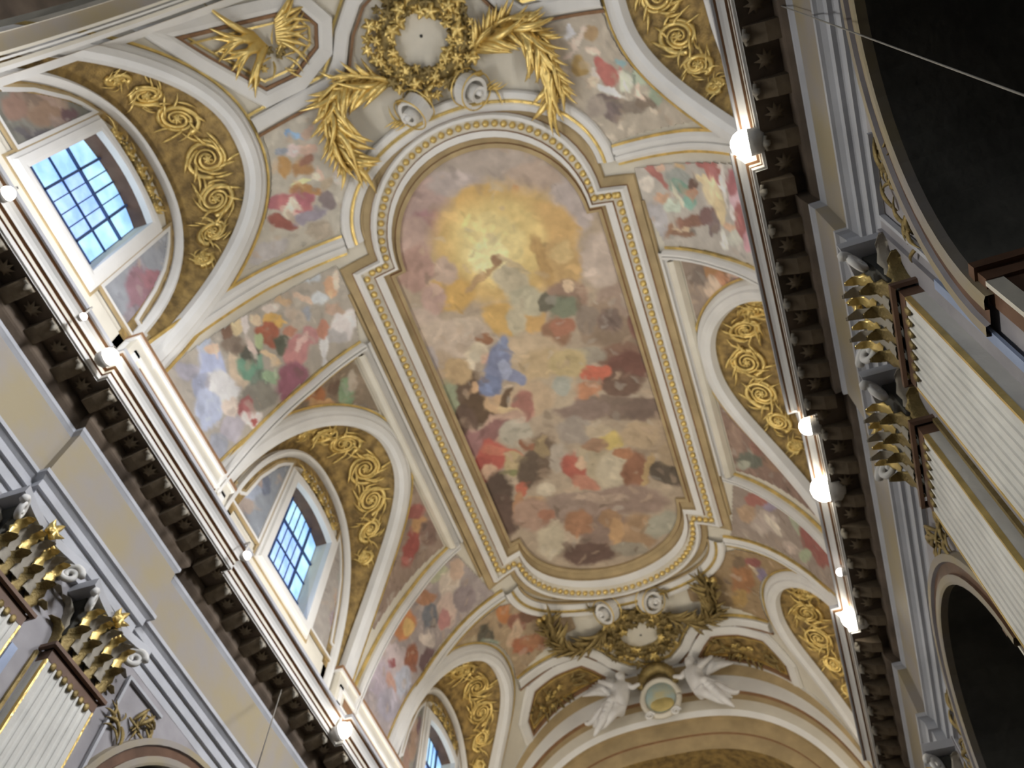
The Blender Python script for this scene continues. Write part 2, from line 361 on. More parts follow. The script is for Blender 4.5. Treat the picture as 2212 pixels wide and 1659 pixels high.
    # gilt leaf drop at the tip of each modillion
    lv, lf = merge([tube_vf([(-sd * 0.115 * U, 0, -0.012 * U), (-sd * 0.128 * U, 0, -0.03 * U), (-sd * 0.130 * U, 0, -0.045 * U), (-sd * 0.122 * U, 0, -0.06 * U)], [0.012 * U, 0.017 * U, 0.012 * U, 0.004 * U], 6),
                    tube_vf([(-sd * 0.125 * U, -0.03 * U, -0.02 * U), (-sd * 0.135 * U, 0, -0.03 * U), (-sd * 0.125 * U, 0.03 * U, -0.02 * U)], 0.008 * U, 5)])
    ml = raw_mesh('modillion_leaf', lv, lf, 'drop', True)
    # gilt rosette coffer between modillions
    rv = []; rf = []
    for i in range(8):
        a = i * math.pi / 4; rv.append((0.045 * U * math.cos(a), 0.045 * U * math.sin(a), 0)); rv.append((0.022 * U * math.cos(a + .39), 0.022 * U * math.sin(a + .39), -0.012 * U))
    rv.append((0, 0, -0.03 * U)); rf = [(i, (i + 1) % 16, 16) for i in range(16)]
    mro = raw_mesh('rosette', rv, rf, 'modillion', True)
    ys = []
    edges = [Y_A]
    for a, b in RESS: edges += [a - 0.18, b + 0.18]
    edges.append(Y_B)
    for i in range(len(edges) - 1):
        a, b = edges[i], edges[i + 1]; proud = i % 2 == 1
        n = max(2, round((b - a) / (0.182 if proud else 0.205)))
        for j in range(n):
            yy = a + (b - a) * (j + 0.5) / n
            if 0.0 < yy < 6.6: ys.append((yy, proud, (b - a) / n))
    for yy, proud, st in ys:
        xx = 1.80 - 0.036 - (RD if proud else 0)
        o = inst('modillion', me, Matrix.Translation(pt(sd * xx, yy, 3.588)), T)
        inst('leaf', ml, Matrix.Translation(pt(sd * xx, yy, 3.588)), T)
        inst('rosette', mro, Matrix.Translation(pt(sd * (xx - 0.065), yy + st / 2, 3.586)), T)

# ------------------------------------------------------------------ nave walls with chapel arches
CH = (0.455, 3.215, 5.975); CR, CZ = 0.735, 2.05
FLOOR = -EYE / U
for sd in (-1, 1):
    Wl = empty('wall_' + SIDE[sd], (sd * 1.85, 3.2, FLOOR), kind='structure')
    X = 1.85
    # pier faces
    bounds = [(-1.9, CH[0] - CR), (CH[0] + CR, CH[1] - CR), (CH[1] + CR, CH[2] - CR), (CH[2] + CR, 7.2)]
    for a, b in bounds: loft('pier_face', [[(sd * X, y, z) for y in (a, b)] for z in (FLOOR, 2.93)], 'pier_marble', Wl)
    for k, c in enumerate(CH):
        th = np.linspace(0, math.pi, 33); ay = c - CR * np.cos(th); az = CZ + CR * np.sin(th)
        loft('spandrel', [[(sd * X, y, z) for y, z in zip(ay, az)], [(sd * X, y, 2.93) for y in ay]], 'pier_marble', Wl)
        inner = [(c - CR, FLOOR)] + list(zip(ay, az)) + [(c + CR, FLOOR)]
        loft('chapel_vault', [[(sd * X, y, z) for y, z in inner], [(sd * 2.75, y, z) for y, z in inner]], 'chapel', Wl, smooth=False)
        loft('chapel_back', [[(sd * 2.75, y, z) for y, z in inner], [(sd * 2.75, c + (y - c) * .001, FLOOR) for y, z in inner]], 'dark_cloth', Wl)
        # moulded archivolt
        prof = [(CR, 0.0), (CR, 0.03), (CR + 0.012, 0.034), (CR + 0.04, 0.034), (CR + 0.042, 0.022), (CR + 0.085, 0.022), (CR + 0.09, 0.035), (CR + 0.12, 0.035), (CR + 0.125, 0.0)]
        for i, mm in ((0, 'frieze'), (3, 'red_marble'), (5, 'pier_marble'), (6, 'frieze')):
            e = {0: 3, 3: 5, 5: 6, 6: 8}[i]
            loft('archivolt', [[(sd * (X - h), c - r * math.cos(t), CZ + r * math.sin(t)) for t in th] for r, h in prof[i:e + 1]], mm, Wl, smooth=False)
        for q in (-1, 1):
            # impost and jamb of the arch
            y0 = c + q * CR
            box('impost', (sd * (X - 0.012), y0 - q * 0.03, 2.08), (sd * 2.6, y0 + q * 0.05, 2.13), 'red_marble', Wl)
            box('impost_cap', (sd * (X - 0.020), y0 - q * 0.045, 2.13), (sd * 2.6, y0 + q * 0.06, 2.165), 'red_marble', Wl)
            box('jamb', (sd * (X - 0.008), y0 - q * 0.02, FLOOR), (sd * 2.5, y0 + q * 0.04, 2.08), 'red_marble', Wl)
            box('jamb_fillet', (sd * (X - 0.014), y0 - q * 0.026, FLOOR), (sd * (X + 0.03), y0 - q * 0.012, 2.08), 'cream', Wl)
box('floor', (-2.9, -3.4, FLOOR - 0.02), (2.9, 9.7, FLOOR), 'floor_stone')['kind'] = 'structure'

# painted patches: centre, two half-axes (along the vault arc and along the nave, in u) and colour
BL = {
 'main': ((163,146,127), [
  (0.141,1.538,0.677,0.212,-0.084,0.235,(161,149,143)),
  (0.429,1.684,0.206,0.060,-0.046,0.137,(168,148,136)),
  (0.276,1.713,0.041,0.013,-0.012,0.034,(176,106,85)),
  (-0.433,1.645,0.201,0.076,-0.094,0.238,(164,138,136)),
  (-0.446,1.777,0.135,0.052,-0.041,0.104,(150,108,118)),
  (0.681,1.959,0.179,0.040,-0.067,0.215,(165,154,156)),
  (-0.596,1.858,0.135,0.056,-0.070,0.173,(168,140,134)),
  (-0.148,1.554,0.202,0.070,-0.038,0.101,(165,153,154)),
  (0.030,2.126,0.525,0.172,-0.163,0.468,(203,168,88)),
  (-0.046,1.742,0.157,0.053,-0.051,0.138,(204,164,76)),
  (0.399,2.121,0.247,0.070,-0.071,0.219,(200,160,84)),
  (0.001,2.096,0.367,0.122,-0.122,0.346,(214,188,106)),
  (-0.051,2.099,0.245,0.083,-0.086,0.240,(216,198,124)),
  (-0.101,2.164,0.141,0.048,-0.050,0.140,(226,216,150)),
  (-0.517,2.369,0.182,0.075,-0.051,0.134,(196,154,58)),
  (-0.183,2.736,0.130,0.112,-0.087,0.112,(195,155,66)),
  (0.055,2.815,0.110,0.036,-0.040,0.120,(192,150,74)),
  (-0.681,2.068,0.123,0.054,-0.072,0.176,(168,131,122)),
  (-0.474,2.174,0.090,0.036,-0.039,0.102,(179,154,140)),
  (-0.661,2.373,0.087,0.039,-0.055,0.139,(176,143,136)),
  (-0.848,2.524,0.212,0.106,-0.052,0.124,(181,162,151)),
  (-0.681,2.740,0.322,0.149,-0.063,0.161,(179,162,148)),
  (-0.468,2.674,0.086,0.081,-0.036,0.044,(184,168,152)),
  (-0.062,2.218,0.049,0.017,-0.018,0.052,(148,113,78)),
  (0.004,2.429,0.098,0.117,-0.099,0.092,(181,171,144)),
  (0.078,2.647,0.136,0.113,-0.074,0.098,(168,164,140)),
  (-0.073,2.773,0.080,0.027,-0.046,0.136,(176,168,142)),
  (-0.221,2.331,0.165,-0.067,0.010,0.029,(176,142,92)),
  (0.067,2.303,0.097,0.115,-0.023,0.021,(192,172,128)),
  (0.417,2.432,0.180,0.050,-0.075,0.237,(183,148,84)),
  (0.471,2.323,0.093,0.025,-0.028,0.090,(196,168,104)),
  (0.392,2.700,0.165,0.045,-0.042,0.135,(143,114,98)),
  (0.430,2.616,0.051,0.014,-0.015,0.047,(203,176,144)),
  (0.332,2.779,0.147,0.042,-0.027,0.088,(111,124,104)),
  (0.210,2.711,0.051,0.016,-0.031,0.095,(92,92,80)),
  (0.199,2.996,0.111,0.035,-0.045,0.144,(138,98,72)),
  (0.114,3.083,0.074,0.024,-0.019,0.058,(181,83,58)),
  (0.279,2.949,0.096,0.029,-0.023,0.074,(160,100,74)),
  (0.292,2.333,0.053,-0.004,0.004,0.234,(176,140,72)),
  (0.763,2.450,0.169,0.029,-0.069,0.232,(179,163,154)),
  (0.772,2.826,0.154,0.023,-0.047,0.164,(154,132,120)),
  (0.598,3.013,0.190,0.039,-0.061,0.209,(141,120,102)),
  (0.727,3.125,0.195,0.029,-0.048,0.171,(132,112,94)),
  (0.497,2.946,0.097,0.023,-0.037,0.124,(132,118,108)),
  (0.686,2.986,0.092,0.016,-0.031,0.109,(110,92,88)),
  (0.889,3.056,0.080,0.007,-0.029,0.102,(122,80,72)),
  (0.707,3.339,0.237,0.034,-0.032,0.114,(122,90,76)),
  (0.705,3.449,0.198,0.028,-0.042,0.152,(106,64,58)),
  (0.591,3.609,0.177,0.032,-0.035,0.127,(102,76,66)),
  (0.412,3.441,0.130,0.033,-0.023,0.079,(196,88,58)),
  (0.281,3.607,0.139,-0.017,0.001,0.083,(185,122,82)),
  (0.407,3.276,0.129,0.033,-0.023,0.077,(148,140,128)),
  (0.290,3.230,0.113,0.033,-0.018,0.060,(168,160,136)),
  (0.921,3.234,0.065,0.004,-0.049,0.175,(100,82,76)),
  (0.525,3.849,0.466,0.134,-0.039,0.110,(117,99,90)),
  (0.786,3.887,0.249,0.018,-0.030,0.115,(106,88,82)),
  (0.207,3.782,0.233,0.069,-0.030,0.100,(132,112,106)),
  (-0.040,3.102,0.261,0.087,-0.055,0.167,(184,162,132)),
  (0.018,3.308,0.227,0.074,-0.069,0.214,(178,154,114)),
  (0.226,3.304,0.151,0.046,-0.040,0.129,(179,160,110)),
  (0.031,3.529,0.191,0.062,-0.050,0.159,(170,154,132)),
  (-0.182,3.531,0.191,0.067,-0.052,0.159,(181,156,126)),
  (0.109,3.482,0.076,0.024,-0.027,0.088,(154,160,154)),
  (-0.392,2.862,0.066,0.025,-0.017,0.048,(142,92,58)),
  (-0.486,2.948,0.095,0.039,-0.029,0.080,(194,182,158)),
  (-0.580,3.030,0.036,0.016,-0.018,0.048,(208,196,174)),
  (-0.432,3.031,0.051,0.021,-0.018,0.049,(196,154,132)),
  (-0.700,3.268,0.168,-0.003,0.008,0.250,(94,74,60)),
  (-0.661,3.444,0.197,0.053,-0.030,0.151,(84,64,47)),
  (-0.832,3.518,0.112,0.062,-0.065,0.164,(90,69,61)),
  (-0.614,3.237,0.044,0.020,-0.021,0.057,(196,156,114)),
  (-0.503,3.467,0.090,0.039,-0.033,0.094,(189,154,114)),
  (-0.402,3.449,0.025,0.029,-0.077,0.085,(94,72,52)),
  (-0.351,3.109,0.083,0.063,-0.109,0.167,(102,118,162)),
  (-0.480,3.282,0.089,0.037,-0.036,0.101,(95,116,164)),
  (-0.271,3.267,0.103,0.093,-0.034,0.046,(118,132,176)),
  (-0.261,2.971,0.044,0.016,-0.029,0.082,(112,130,174)),
  (-0.321,3.192,0.045,0.017,-0.029,0.084,(138,152,192)),
  (-0.288,3.592,0.084,0.052,-0.077,0.148,(156,98,90)),
  (-0.414,3.583,0.097,0.064,-0.022,0.040,(200,174,128)),
  (-0.542,3.699,0.244,-0.041,0.014,0.121,(180,146,130)),
  (-0.648,3.721,0.196,-0.026,0.011,0.094,(132,86,90)),
  (-0.428,3.815,0.139,0.057,-0.043,0.126,(170,165,152)),
  (-0.798,2.981,0.116,0.059,-0.062,0.155,(168,147,124)),
  (-0.866,3.239,0.066,0.037,-0.064,0.158,(134,148,120)),
  (-0.908,2.876,0.072,0.039,-0.063,0.150,(162,154,160)),
  (-0.707,3.027,0.113,-0.036,0.035,0.125,(176,148,104)),
  (-0.711,3.942,0.138,0.073,-0.055,0.149,(178,68,58)),
  (-0.837,4.030,0.093,0.054,-0.050,0.130,(160,56,50)),
  (-0.606,3.943,0.151,0.121,-0.028,0.048,(189,100,76)),
  (-0.795,4.081,0.070,0.040,-0.030,0.079,(192,154,128)),
  (-0.556,4.120,0.078,0.036,-0.045,0.128,(176,156,112)),
  (-0.822,3.726,0.083,0.047,-0.049,0.126,(148,100,106)),
  (-0.581,4.193,0.039,0.019,-0.016,0.046,(122,128,80)),
  (-0.318,4.146,0.113,0.079,-0.126,0.232,(102,84,70)),
  (-0.456,4.224,0.072,0.050,-0.090,0.173,(88,74,64)),
  (-0.268,4.033,0.063,0.023,-0.037,0.112,(148,128,90)),
  (-0.389,3.960,0.054,0.022,-0.014,0.041,(138,84,56)),
  (-0.159,4.203,0.088,0.030,-0.051,0.163,(162,152,142)),
  (-0.784,4.303,0.118,0.068,-0.067,0.180,(74,59,54)),
  (-0.820,4.570,0.120,0.033,-0.027,0.223,(87,66,61)),
  (-0.579,4.385,0.063,0.031,-0.026,0.075,(184,87,60)),
  (-0.656,4.540,0.056,0.029,-0.050,0.142,(168,120,80)),
  (-0.354,4.489,0.088,0.035,-0.021,0.064,(189,178,158)),
  (-0.488,4.594,0.120,0.054,-0.026,0.078,(176,142,104)),
  (0.220,4.325,0.201,0.058,-0.070,0.245,(167,154,128)),
  (0.355,4.153,0.096,0.025,-0.024,0.087,(189,168,80)),
  (0.202,4.162,0.111,0.033,-0.020,0.067,(152,116,90)),
  (-0.049,4.347,0.089,-0.047,0.049,0.156,(168,74,60)),
  (-0.008,4.534,0.099,0.089,-0.045,0.068,(176,112,90)),
  (0.300,4.508,0.163,0.043,-0.061,0.221,(176,166,144)),
  (0.471,4.549,0.107,0.048,-0.090,0.214,(138,88,62)),
  (0.415,4.324,0.097,0.023,-0.019,0.069,(162,106,68)),
  (0.752,4.598,0.153,0.111,-0.066,0.102,(80,72,64)),
  (0.592,4.517,0.022,0.012,-0.142,0.287,(168,140,90)),
  (0.026,4.317,0.056,0.018,-0.020,0.068,(196,164,136)),
  (0.775,4.174,0.210,0.013,-0.051,0.199,(160,140,116)),
  (0.610,4.155,0.163,0.025,-0.039,0.147,(168,146,116)),
  (0.850,4.381,0.129,0.001,-0.034,0.134,(152,132,104)),
  (0.067,3.965,0.157,0.050,-0.043,0.140,(148,138,132)),
  (0.264,4.025,0.118,0.034,-0.022,0.075,(176,160,136)),
  (-0.138,4.787,0.369,0.131,-0.047,0.154,(140,120,112)),
  (0.297,4.837,0.374,0.092,-0.045,0.167,(138,116,108)),
  (0.098,4.751,0.247,0.076,-0.015,0.051,(160,138,124)),
  (-0.057,5.131,0.502,0.169,-0.062,0.215,(128,106,98)),
  (-0.428,5.053,0.215,0.094,-0.056,0.176,(168,150,132)),
  (-0.498,5.051,0.123,0.058,-0.067,0.205,(176,166,144)),
  (-0.213,5.346,0.254,0.093,-0.039,0.131,(90,66,62)),
  (-0.193,4.968,0.125,0.044,-0.041,0.136,(154,106,72)),
  (0.322,5.245,0.170,0.042,-0.058,0.220,(154,122,88)),
  (0.569,5.189,0.181,-0.055,0.004,0.130,(152,153,140)),
  (0.109,4.998,0.083,0.026,-0.030,0.106,(148,112,78)),
  (-0.569,4.697,0.161,0.079,-0.059,0.176,(160,128,112)),
  (0.111,5.185,0.062,0.036,-0.066,0.153,(176,136,88)),
  (-0.448,4.753,0.081,0.036,-0.020,0.060,(160,104,80)),
  (0.186,5.415,0.171,0.049,-0.024,0.089,(138,132,120)),
 ]),
 'pend1L': ((162,156,148), [
  (-2.503,1.527,0.116,0.063,-0.032,0.035,(111,138,134)),
  (-2.726,1.755,0.122,0.047,-0.052,0.123,(159,176,224)),
  (-2.675,1.589,0.059,0.025,-0.045,0.077,(168,184,216)),
  (-2.650,1.680,0.062,0.036,-0.022,0.022,(216,184,160)),
  (-2.951,1.659,0.095,0.056,-0.045,0.041,(154,154,176)),
  (-2.796,1.916,0.177,0.113,-0.103,0.097,(208,212,224)),
  (-2.917,1.797,0.077,0.048,-0.068,0.063,(142,154,192)),
  (-2.960,1.932,0.116,0.076,-0.092,0.082,(168,184,224)),
  (-2.508,1.920,0.089,0.036,-0.045,0.116,(200,180,156)),
  (-2.422,1.650,0.059,0.033,-0.056,0.062,(118,84,62)),
  (-2.321,1.688,0.055,0.031,-0.043,0.049,(205,185,138)),
  (-2.441,1.762,0.119,0.069,-0.044,0.047,(126,110,96)),
  (-1.988,1.822,0.078,0.044,-0.036,0.048,(208,162,44)),
  (-2.088,1.848,0.110,0.064,-0.037,0.047,(168,82,44)),
  (-2.090,1.916,0.055,0.033,-0.042,0.052,(165,82,47)),
  (-2.130,1.722,0.055,0.031,-0.025,0.031,(216,192,160)),
  (-2.199,1.870,0.048,0.028,-0.038,0.046,(168,192,140)),
  (-2.387,1.946,0.112,0.069,-0.066,0.072,(92,154,132)),
  (-2.383,2.094,0.097,0.062,-0.067,0.073,(106,132,120)),
  (-2.265,2.126,0.089,0.057,-0.031,0.035,(138,176,140)),
  (-2.026,2.005,0.071,0.043,-0.050,0.064,(82,92,76)),
  (-2.331,1.897,0.080,0.048,-0.035,0.039,(78,82,72)),
  (-2.176,2.022,0.076,0.093,-0.025,0.009,(216,188,148)),
  (-2.219,1.665,0.025,0.010,-0.069,0.142,(208,200,204)),
  (-2.300,1.882,0.027,0.007,-0.007,0.078,(204,184,180)),
  (-2.457,2.173,0.163,0.108,-0.068,0.071,(125,124,116)),
  (-1.917,2.119,0.070,0.088,-0.126,0.053,(192,122,128)),
  (-2.100,2.265,0.073,0.108,-0.170,0.043,(144,74,104)),
  (-1.737,2.092,0.077,0.046,-0.042,0.064,(184,122,128)),
  (-1.843,2.096,0.022,0.027,-0.083,0.037,(218,176,176)),
  (-1.893,1.963,0.054,0.032,-0.028,0.039,(184,120,92)),
  (-1.822,1.863,0.046,0.026,-0.027,0.039,(188,180,176)),
  (-1.689,1.931,0.053,0.030,-0.026,0.040,(138,148,168)),
  (-1.512,1.904,0.080,0.045,-0.025,0.042,(192,204,220)),
  (-1.379,1.869,0.047,0.013,-0.017,0.084,(208,160,120)),
  (-1.331,1.848,0.031,0.008,-0.017,0.084,(216,196,180)),
  (-1.502,1.716,0.067,0.068,-0.046,0.034,(176,188,204)),
  (-1.954,1.738,0.069,0.039,-0.016,0.021,(204,192,188)),
  (-1.808,1.758,0.068,0.038,-0.019,0.028,(192,160,120)),
  (-1.652,1.818,0.055,0.078,-0.024,0.010,(204,176,156)),
  (-1.784,1.932,0.076,0.044,-0.046,0.068,(176,164,152)),
  (-1.423,2.188,0.052,0.093,-0.135,0.051,(208,204,212)),
  (-1.556,2.221,0.113,0.068,-0.026,0.043,(168,168,176)),
  (-1.658,2.234,0.038,0.024,-0.042,0.066,(208,212,224)),
  (-1.735,2.336,0.027,0.017,-0.027,0.041,(200,204,216)),
  (-1.613,2.121,0.053,0.031,-0.033,0.054,(184,120,96)),
  (-1.449,2.045,0.073,0.042,-0.025,0.043,(184,154,136)),
  (-2.646,2.139,0.038,0.048,-0.091,0.022,(160,74,80)),
  (-2.646,2.227,0.090,0.062,-0.042,0.041,(220,208,212)),
  (-2.637,2.252,0.033,0.023,-0.014,0.014,(176,64,64)),
  (-2.854,2.159,0.100,0.069,-0.058,0.053,(168,164,184)),
  (-3.055,2.148,0.078,0.055,-0.070,0.060,(138,146,168)),
  (-2.770,2.049,0.080,0.053,-0.051,0.048,(212,196,188)),
 ]),
 'frAL': ((176,172,162), [
  (-1.183,0.738,0.032,0.013,-0.013,0.026,(95,148,204)),
  (-1.113,0.798,0.059,0.044,-0.016,0.017,(120,174,224)),
  (-1.188,0.868,0.071,0.030,-0.021,0.040,(214,192,196)),
  (-1.290,0.842,0.050,-0.003,0.003,0.028,(138,152,176)),
  (-1.091,0.916,0.077,0.006,-0.003,0.039,(196,160,144)),
  (-1.019,0.791,0.016,0.012,-0.048,0.054,(196,164,148)),
  (-1.316,0.943,0.054,0.010,-0.015,0.075,(184,137,58)),
  (-1.194,1.003,0.072,0.031,-0.030,0.058,(168,122,60)),
  (-1.141,0.976,0.064,-0.005,0.003,0.032,(148,96,74)),
  (-1.235,1.096,0.086,0.016,-0.003,0.016,(212,216,158)),
  (-1.084,1.091,0.025,0.004,-0.013,0.072,(212,180,164)),
  (-1.117,1.094,0.033,0.014,-0.012,0.024,(216,208,188)),
  (-1.261,1.131,0.080,0.036,-0.015,0.029,(176,124,64)),
  (-1.499,1.131,0.075,0.059,-0.040,0.037,(168,86,106)),
  (-1.365,1.200,0.142,0.066,-0.039,0.070,(184,98,110)),
  (-1.395,1.208,0.024,0.027,-0.076,0.051,(226,218,200)),
  (-1.526,1.274,0.081,0.076,-0.039,0.029,(144,68,58)),
  (-1.262,1.211,0.052,0.049,-0.036,0.031,(168,84,106)),
  (-1.184,1.188,0.052,0.049,-0.026,0.023,(181,128,60)),
  (-1.117,1.289,0.058,-0.003,0.008,0.075,(124,112,120)),
  (-1.305,1.332,0.149,0.020,-0.005,0.047,(142,136,160)),
  (-0.971,1.158,0.029,0.013,-0.020,0.043,(208,200,204)),
  (-1.068,1.189,0.059,0.026,-0.021,0.042,(176,160,136)),
  (-1.736,1.406,0.204,0.010,0.005,0.066,(168,166,172)),
  (-1.271,1.469,0.102,0.050,-0.032,0.061,(164,152,136)),
 ]),
 'frAR': ((172,162,148), [
  (1.048,0.749,0.029,0.006,-0.019,0.052,(204,208,224)),
  (1.095,0.814,0.028,0.015,-0.067,0.074,(218,198,186)),
  (0.976,0.909,0.057,-0.013,0.004,0.015,(212,192,184)),
  (1.196,0.908,0.057,0.018,-0.014,0.022,(216,192,176)),
  (1.211,0.800,0.068,0.012,-0.017,0.046,(168,136,90)),
  (1.225,0.985,0.039,0.006,-0.013,0.036,(188,84,80)),
  (1.259,1.075,0.072,-0.019,0.031,0.087,(182,94,88)),
  (1.370,1.082,0.029,0.003,-0.019,0.051,(196,122,124)),
  (1.031,0.995,0.072,0.014,-0.023,0.066,(168,136,60)),
  (1.148,1.064,0.039,-0.005,0.005,0.049,(208,200,196)),
  (1.407,1.136,0.070,-0.011,0.009,0.072,(204,214,196)),
  (1.549,1.119,0.063,0.004,-0.030,0.078,(168,188,168)),
  (1.497,1.121,0.018,0.001,-0.023,0.060,(126,142,128)),
  (1.660,1.246,0.077,0.001,-0.029,0.073,(142,164,142)),
  (1.411,0.997,0.055,0.006,-0.009,0.024,(124,172,186)),
  (1.493,1.227,0.027,0.002,-0.016,0.043,(220,192,176)),
  (1.237,1.181,0.134,0.061,-0.017,0.019,(212,220,224)),
  (1.109,1.109,0.045,0.008,-0.015,0.043,(214,196,172)),
  (1.268,1.259,0.089,0.039,-0.022,0.025,(154,100,112)),
  (1.175,1.254,0.109,0.032,-0.028,0.048,(106,92,94)),
  (1.344,1.309,0.204,0.031,-0.024,0.050,(128,116,106)),
  (1.548,1.302,0.094,0.029,-0.032,0.034,(122,106,92)),
  (1.205,1.334,0.087,0.011,-0.022,0.064,(112,98,102)),
  (1.092,1.285,0.091,0.014,-0.026,0.076,(154,142,134)),
 ]),
 'pend1R': ((170,166,162), [
  (1.451,1.795,0.035,-0.017,0.097,0.141,(168,94,88)),
  (1.859,1.646,0.087,-0.007,-0.019,0.046,(178,72,70)),
  (2.096,1.697,0.156,0.031,-0.060,0.046,(170,86,84)),
  (2.135,1.782,0.076,-0.025,0.022,0.079,(178,100,104)),
  (1.348,1.874,0.070,0.001,-0.019,0.056,(206,198,190)),
  (1.532,1.763,0.042,-0.001,-0.015,0.041,(212,172,148)),
  (1.450,1.998,0.063,0.017,-0.030,0.038,(196,152,120)),
  (1.733,1.730,0.062,-0.004,-0.013,0.034,(200,168,116)),
  (1.682,1.813,0.133,-0.009,-0.023,0.062,(142,150,150)),
  (1.672,1.895,0.122,-0.010,-0.018,0.049,(102,152,138)),
  (1.736,1.991,0.085,-0.009,-0.021,0.057,(116,176,164)),
  (1.533,2.054,0.087,-0.006,-0.020,0.058,(180,198,186)),
  (1.823,1.844,0.065,-0.007,-0.019,0.048,(104,74,64)),
  (1.796,1.913,0.076,-0.009,-0.013,0.035,(184,132,102)),
  (1.619,1.971,0.025,-0.009,0.029,0.092,(200,200,180)),
  (1.964,1.785,0.077,-0.002,-0.021,0.031,(220,200,152)),
  (2.049,1.878,0.110,-0.042,0.051,0.108,(216,200,156)),
  (2.097,1.995,0.083,-0.023,-0.011,0.105,(208,188,140)),
  (2.197,2.095,0.089,0.009,-0.041,0.035,(200,160,128)),
  (1.753,2.127,0.234,-0.062,-0.002,0.045,(134,90,72)),
  (1.549,2.243,0.173,-0.005,-0.017,0.038,(138,100,76)),
  (1.430,2.234,0.032,0.008,-0.044,0.058,(156,112,80)),
  (1.586,2.203,0.120,-0.012,-0.005,0.015,(192,168,136)),
  (1.922,2.070,0.116,-0.020,-0.025,0.065,(118,84,86)),
  (1.984,2.123,0.060,-0.011,-0.031,0.080,(116,98,102)),
  (2.361,1.774,0.098,-0.027,-0.011,0.109,(168,88,102)),
  (2.374,1.896,0.128,-0.043,0.008,0.069,(204,164,184)),
  (2.391,2.013,0.108,-0.035,-0.012,0.126,(160,82,86)),
  (2.405,2.139,0.079,-0.022,-0.038,0.087,(202,142,164)),
  (2.234,1.799,0.033,-0.007,-0.038,0.136,(212,208,208)),
  (2.273,1.972,0.041,-0.016,0.018,0.055,(208,204,208)),
  (2.059,2.219,0.045,-0.014,-0.008,0.082,(212,216,212)),
  (2.200,2.173,0.106,-0.026,-0.024,0.059,(184,188,180)),
  (1.351,2.145,0.093,-0.021,-0.000,0.142,(166,166,176)),
 ]),
 'c1L': ((128,112,94), [
  (-1.953,2.470,0.105,0.071,-0.050,0.067,(168,99,44)),
  (-1.934,2.585,0.122,0.085,-0.027,0.037,(184,140,86)),
  (-1.661,2.668,0.079,0.053,-0.059,0.092,(122,158,122)),
  (-1.560,2.621,0.046,0.031,-0.038,0.063,(176,164,152)),
  (-2.063,2.580,0.124,0.087,-0.017,0.022,(160,74,56)),
  (-1.624,2.854,0.079,0.055,-0.020,0.032,(184,176,176)),
  (-1.758,2.546,0.056,0.037,-0.028,0.042,(106,82,68)),
 ]),
 'c2L': ((142,122,110), [
  (-1.772,4.160,0.056,0.077,-0.174,0.093,(152,64,60)),
  (-1.605,4.081,0.077,0.066,-0.038,0.062,(184,138,80)),
  (-1.612,3.933,0.102,0.086,-0.033,0.055,(142,74,70)),
  (-1.557,4.218,0.085,0.074,-0.052,0.089,(122,96,88)),
  (-1.602,3.813,0.067,0.056,-0.033,0.054,(168,144,128)),
 ]),
 'c1R': ((142,126,116), [
  (1.799,2.534,0.182,-0.039,-0.021,0.060,(168,120,68)),
  (1.898,2.559,0.108,-0.026,-0.020,0.056,(184,126,88)),
  (1.763,2.683,0.102,-0.023,-0.036,0.106,(208,184,162)),
  (2.136,2.527,0.100,-0.029,-0.018,0.048,(138,100,120)),
  (2.068,2.476,0.090,-0.024,-0.015,0.039,(188,158,144)),
  (1.622,2.605,0.074,-0.012,-0.032,0.097,(118,106,100)),
 ]),
 'c2R': ((132,105,94), [
  (1.570,4.095,0.082,-0.041,-0.018,0.191,(148,120,106)),
  (1.683,4.248,0.171,-0.050,-0.041,0.092,(94,102,92)),
  (2.064,4.105,0.175,-0.040,-0.073,0.105,(142,110,88)),
  (1.858,4.021,0.130,-0.061,-0.038,0.126,(134,92,82)),
  (1.583,4.328,0.093,-0.037,-0.015,0.054,(154,160,146)),
 ]),
 'pend2L': ((152,142,146), [
  (-1.668,4.601,0.098,0.093,-0.044,0.070,(170,178,148)),
  (-1.620,4.834,0.107,0.105,-0.080,0.130,(196,184,174)),
  (-1.765,4.979,0.091,0.117,-0.124,0.102,(198,174,166)),
  (-1.834,5.007,0.066,0.069,-0.053,0.073,(180,118,120)),
  (-2.273,4.594,0.103,0.148,-0.135,0.045,(194,119,42)),
  (-2.243,4.665,0.058,0.063,-0.052,0.054,(214,174,84)),
  (-1.908,4.661,0.111,0.113,-0.033,0.044,(168,114,74)),
  (-2.005,4.529,0.056,0.057,-0.024,0.030,(144,152,196)),
  (-1.958,4.836,0.085,0.090,-0.064,0.081,(98,108,124)),
  (-2.119,4.953,0.041,0.120,-0.071,-0.017,(204,192,188)),
  (-2.594,4.656,0.146,0.168,-0.082,0.069,(188,174,184)),
  (-2.619,4.666,0.039,0.045,-0.027,0.023,(154,70,78)),
  (-2.391,4.874,0.074,0.085,-0.086,0.081,(148,80,42)),
  (-2.831,4.595,0.134,0.160,-0.111,0.081,(168,156,176)),
  (-2.641,4.860,0.073,0.126,-0.155,0.003,(168,178,204)),
  (-2.772,4.796,0.048,0.049,-0.077,0.123,(186,140,126)),
  (-2.914,4.802,0.121,0.151,-0.099,0.067,(152,148,168)),
  (-2.231,5.076,0.052,0.088,-0.109,0.017,(100,74,82)),
  (-1.466,4.744,0.069,0.063,-0.050,0.092,(192,164,144)),
  (-1.528,5.035,0.107,0.104,-0.065,0.114,(138,126,134)),
 ]),
 'pend2R': ((142,128,120), [
  (1.640,4.697,0.161,-0.053,-0.031,0.074,(156,90,82)),
  (1.676,4.922,0.189,-0.101,-0.038,0.144,(170,156,150)),
  (1.799,4.895,0.043,-0.048,0.097,0.068,(198,190,178)),
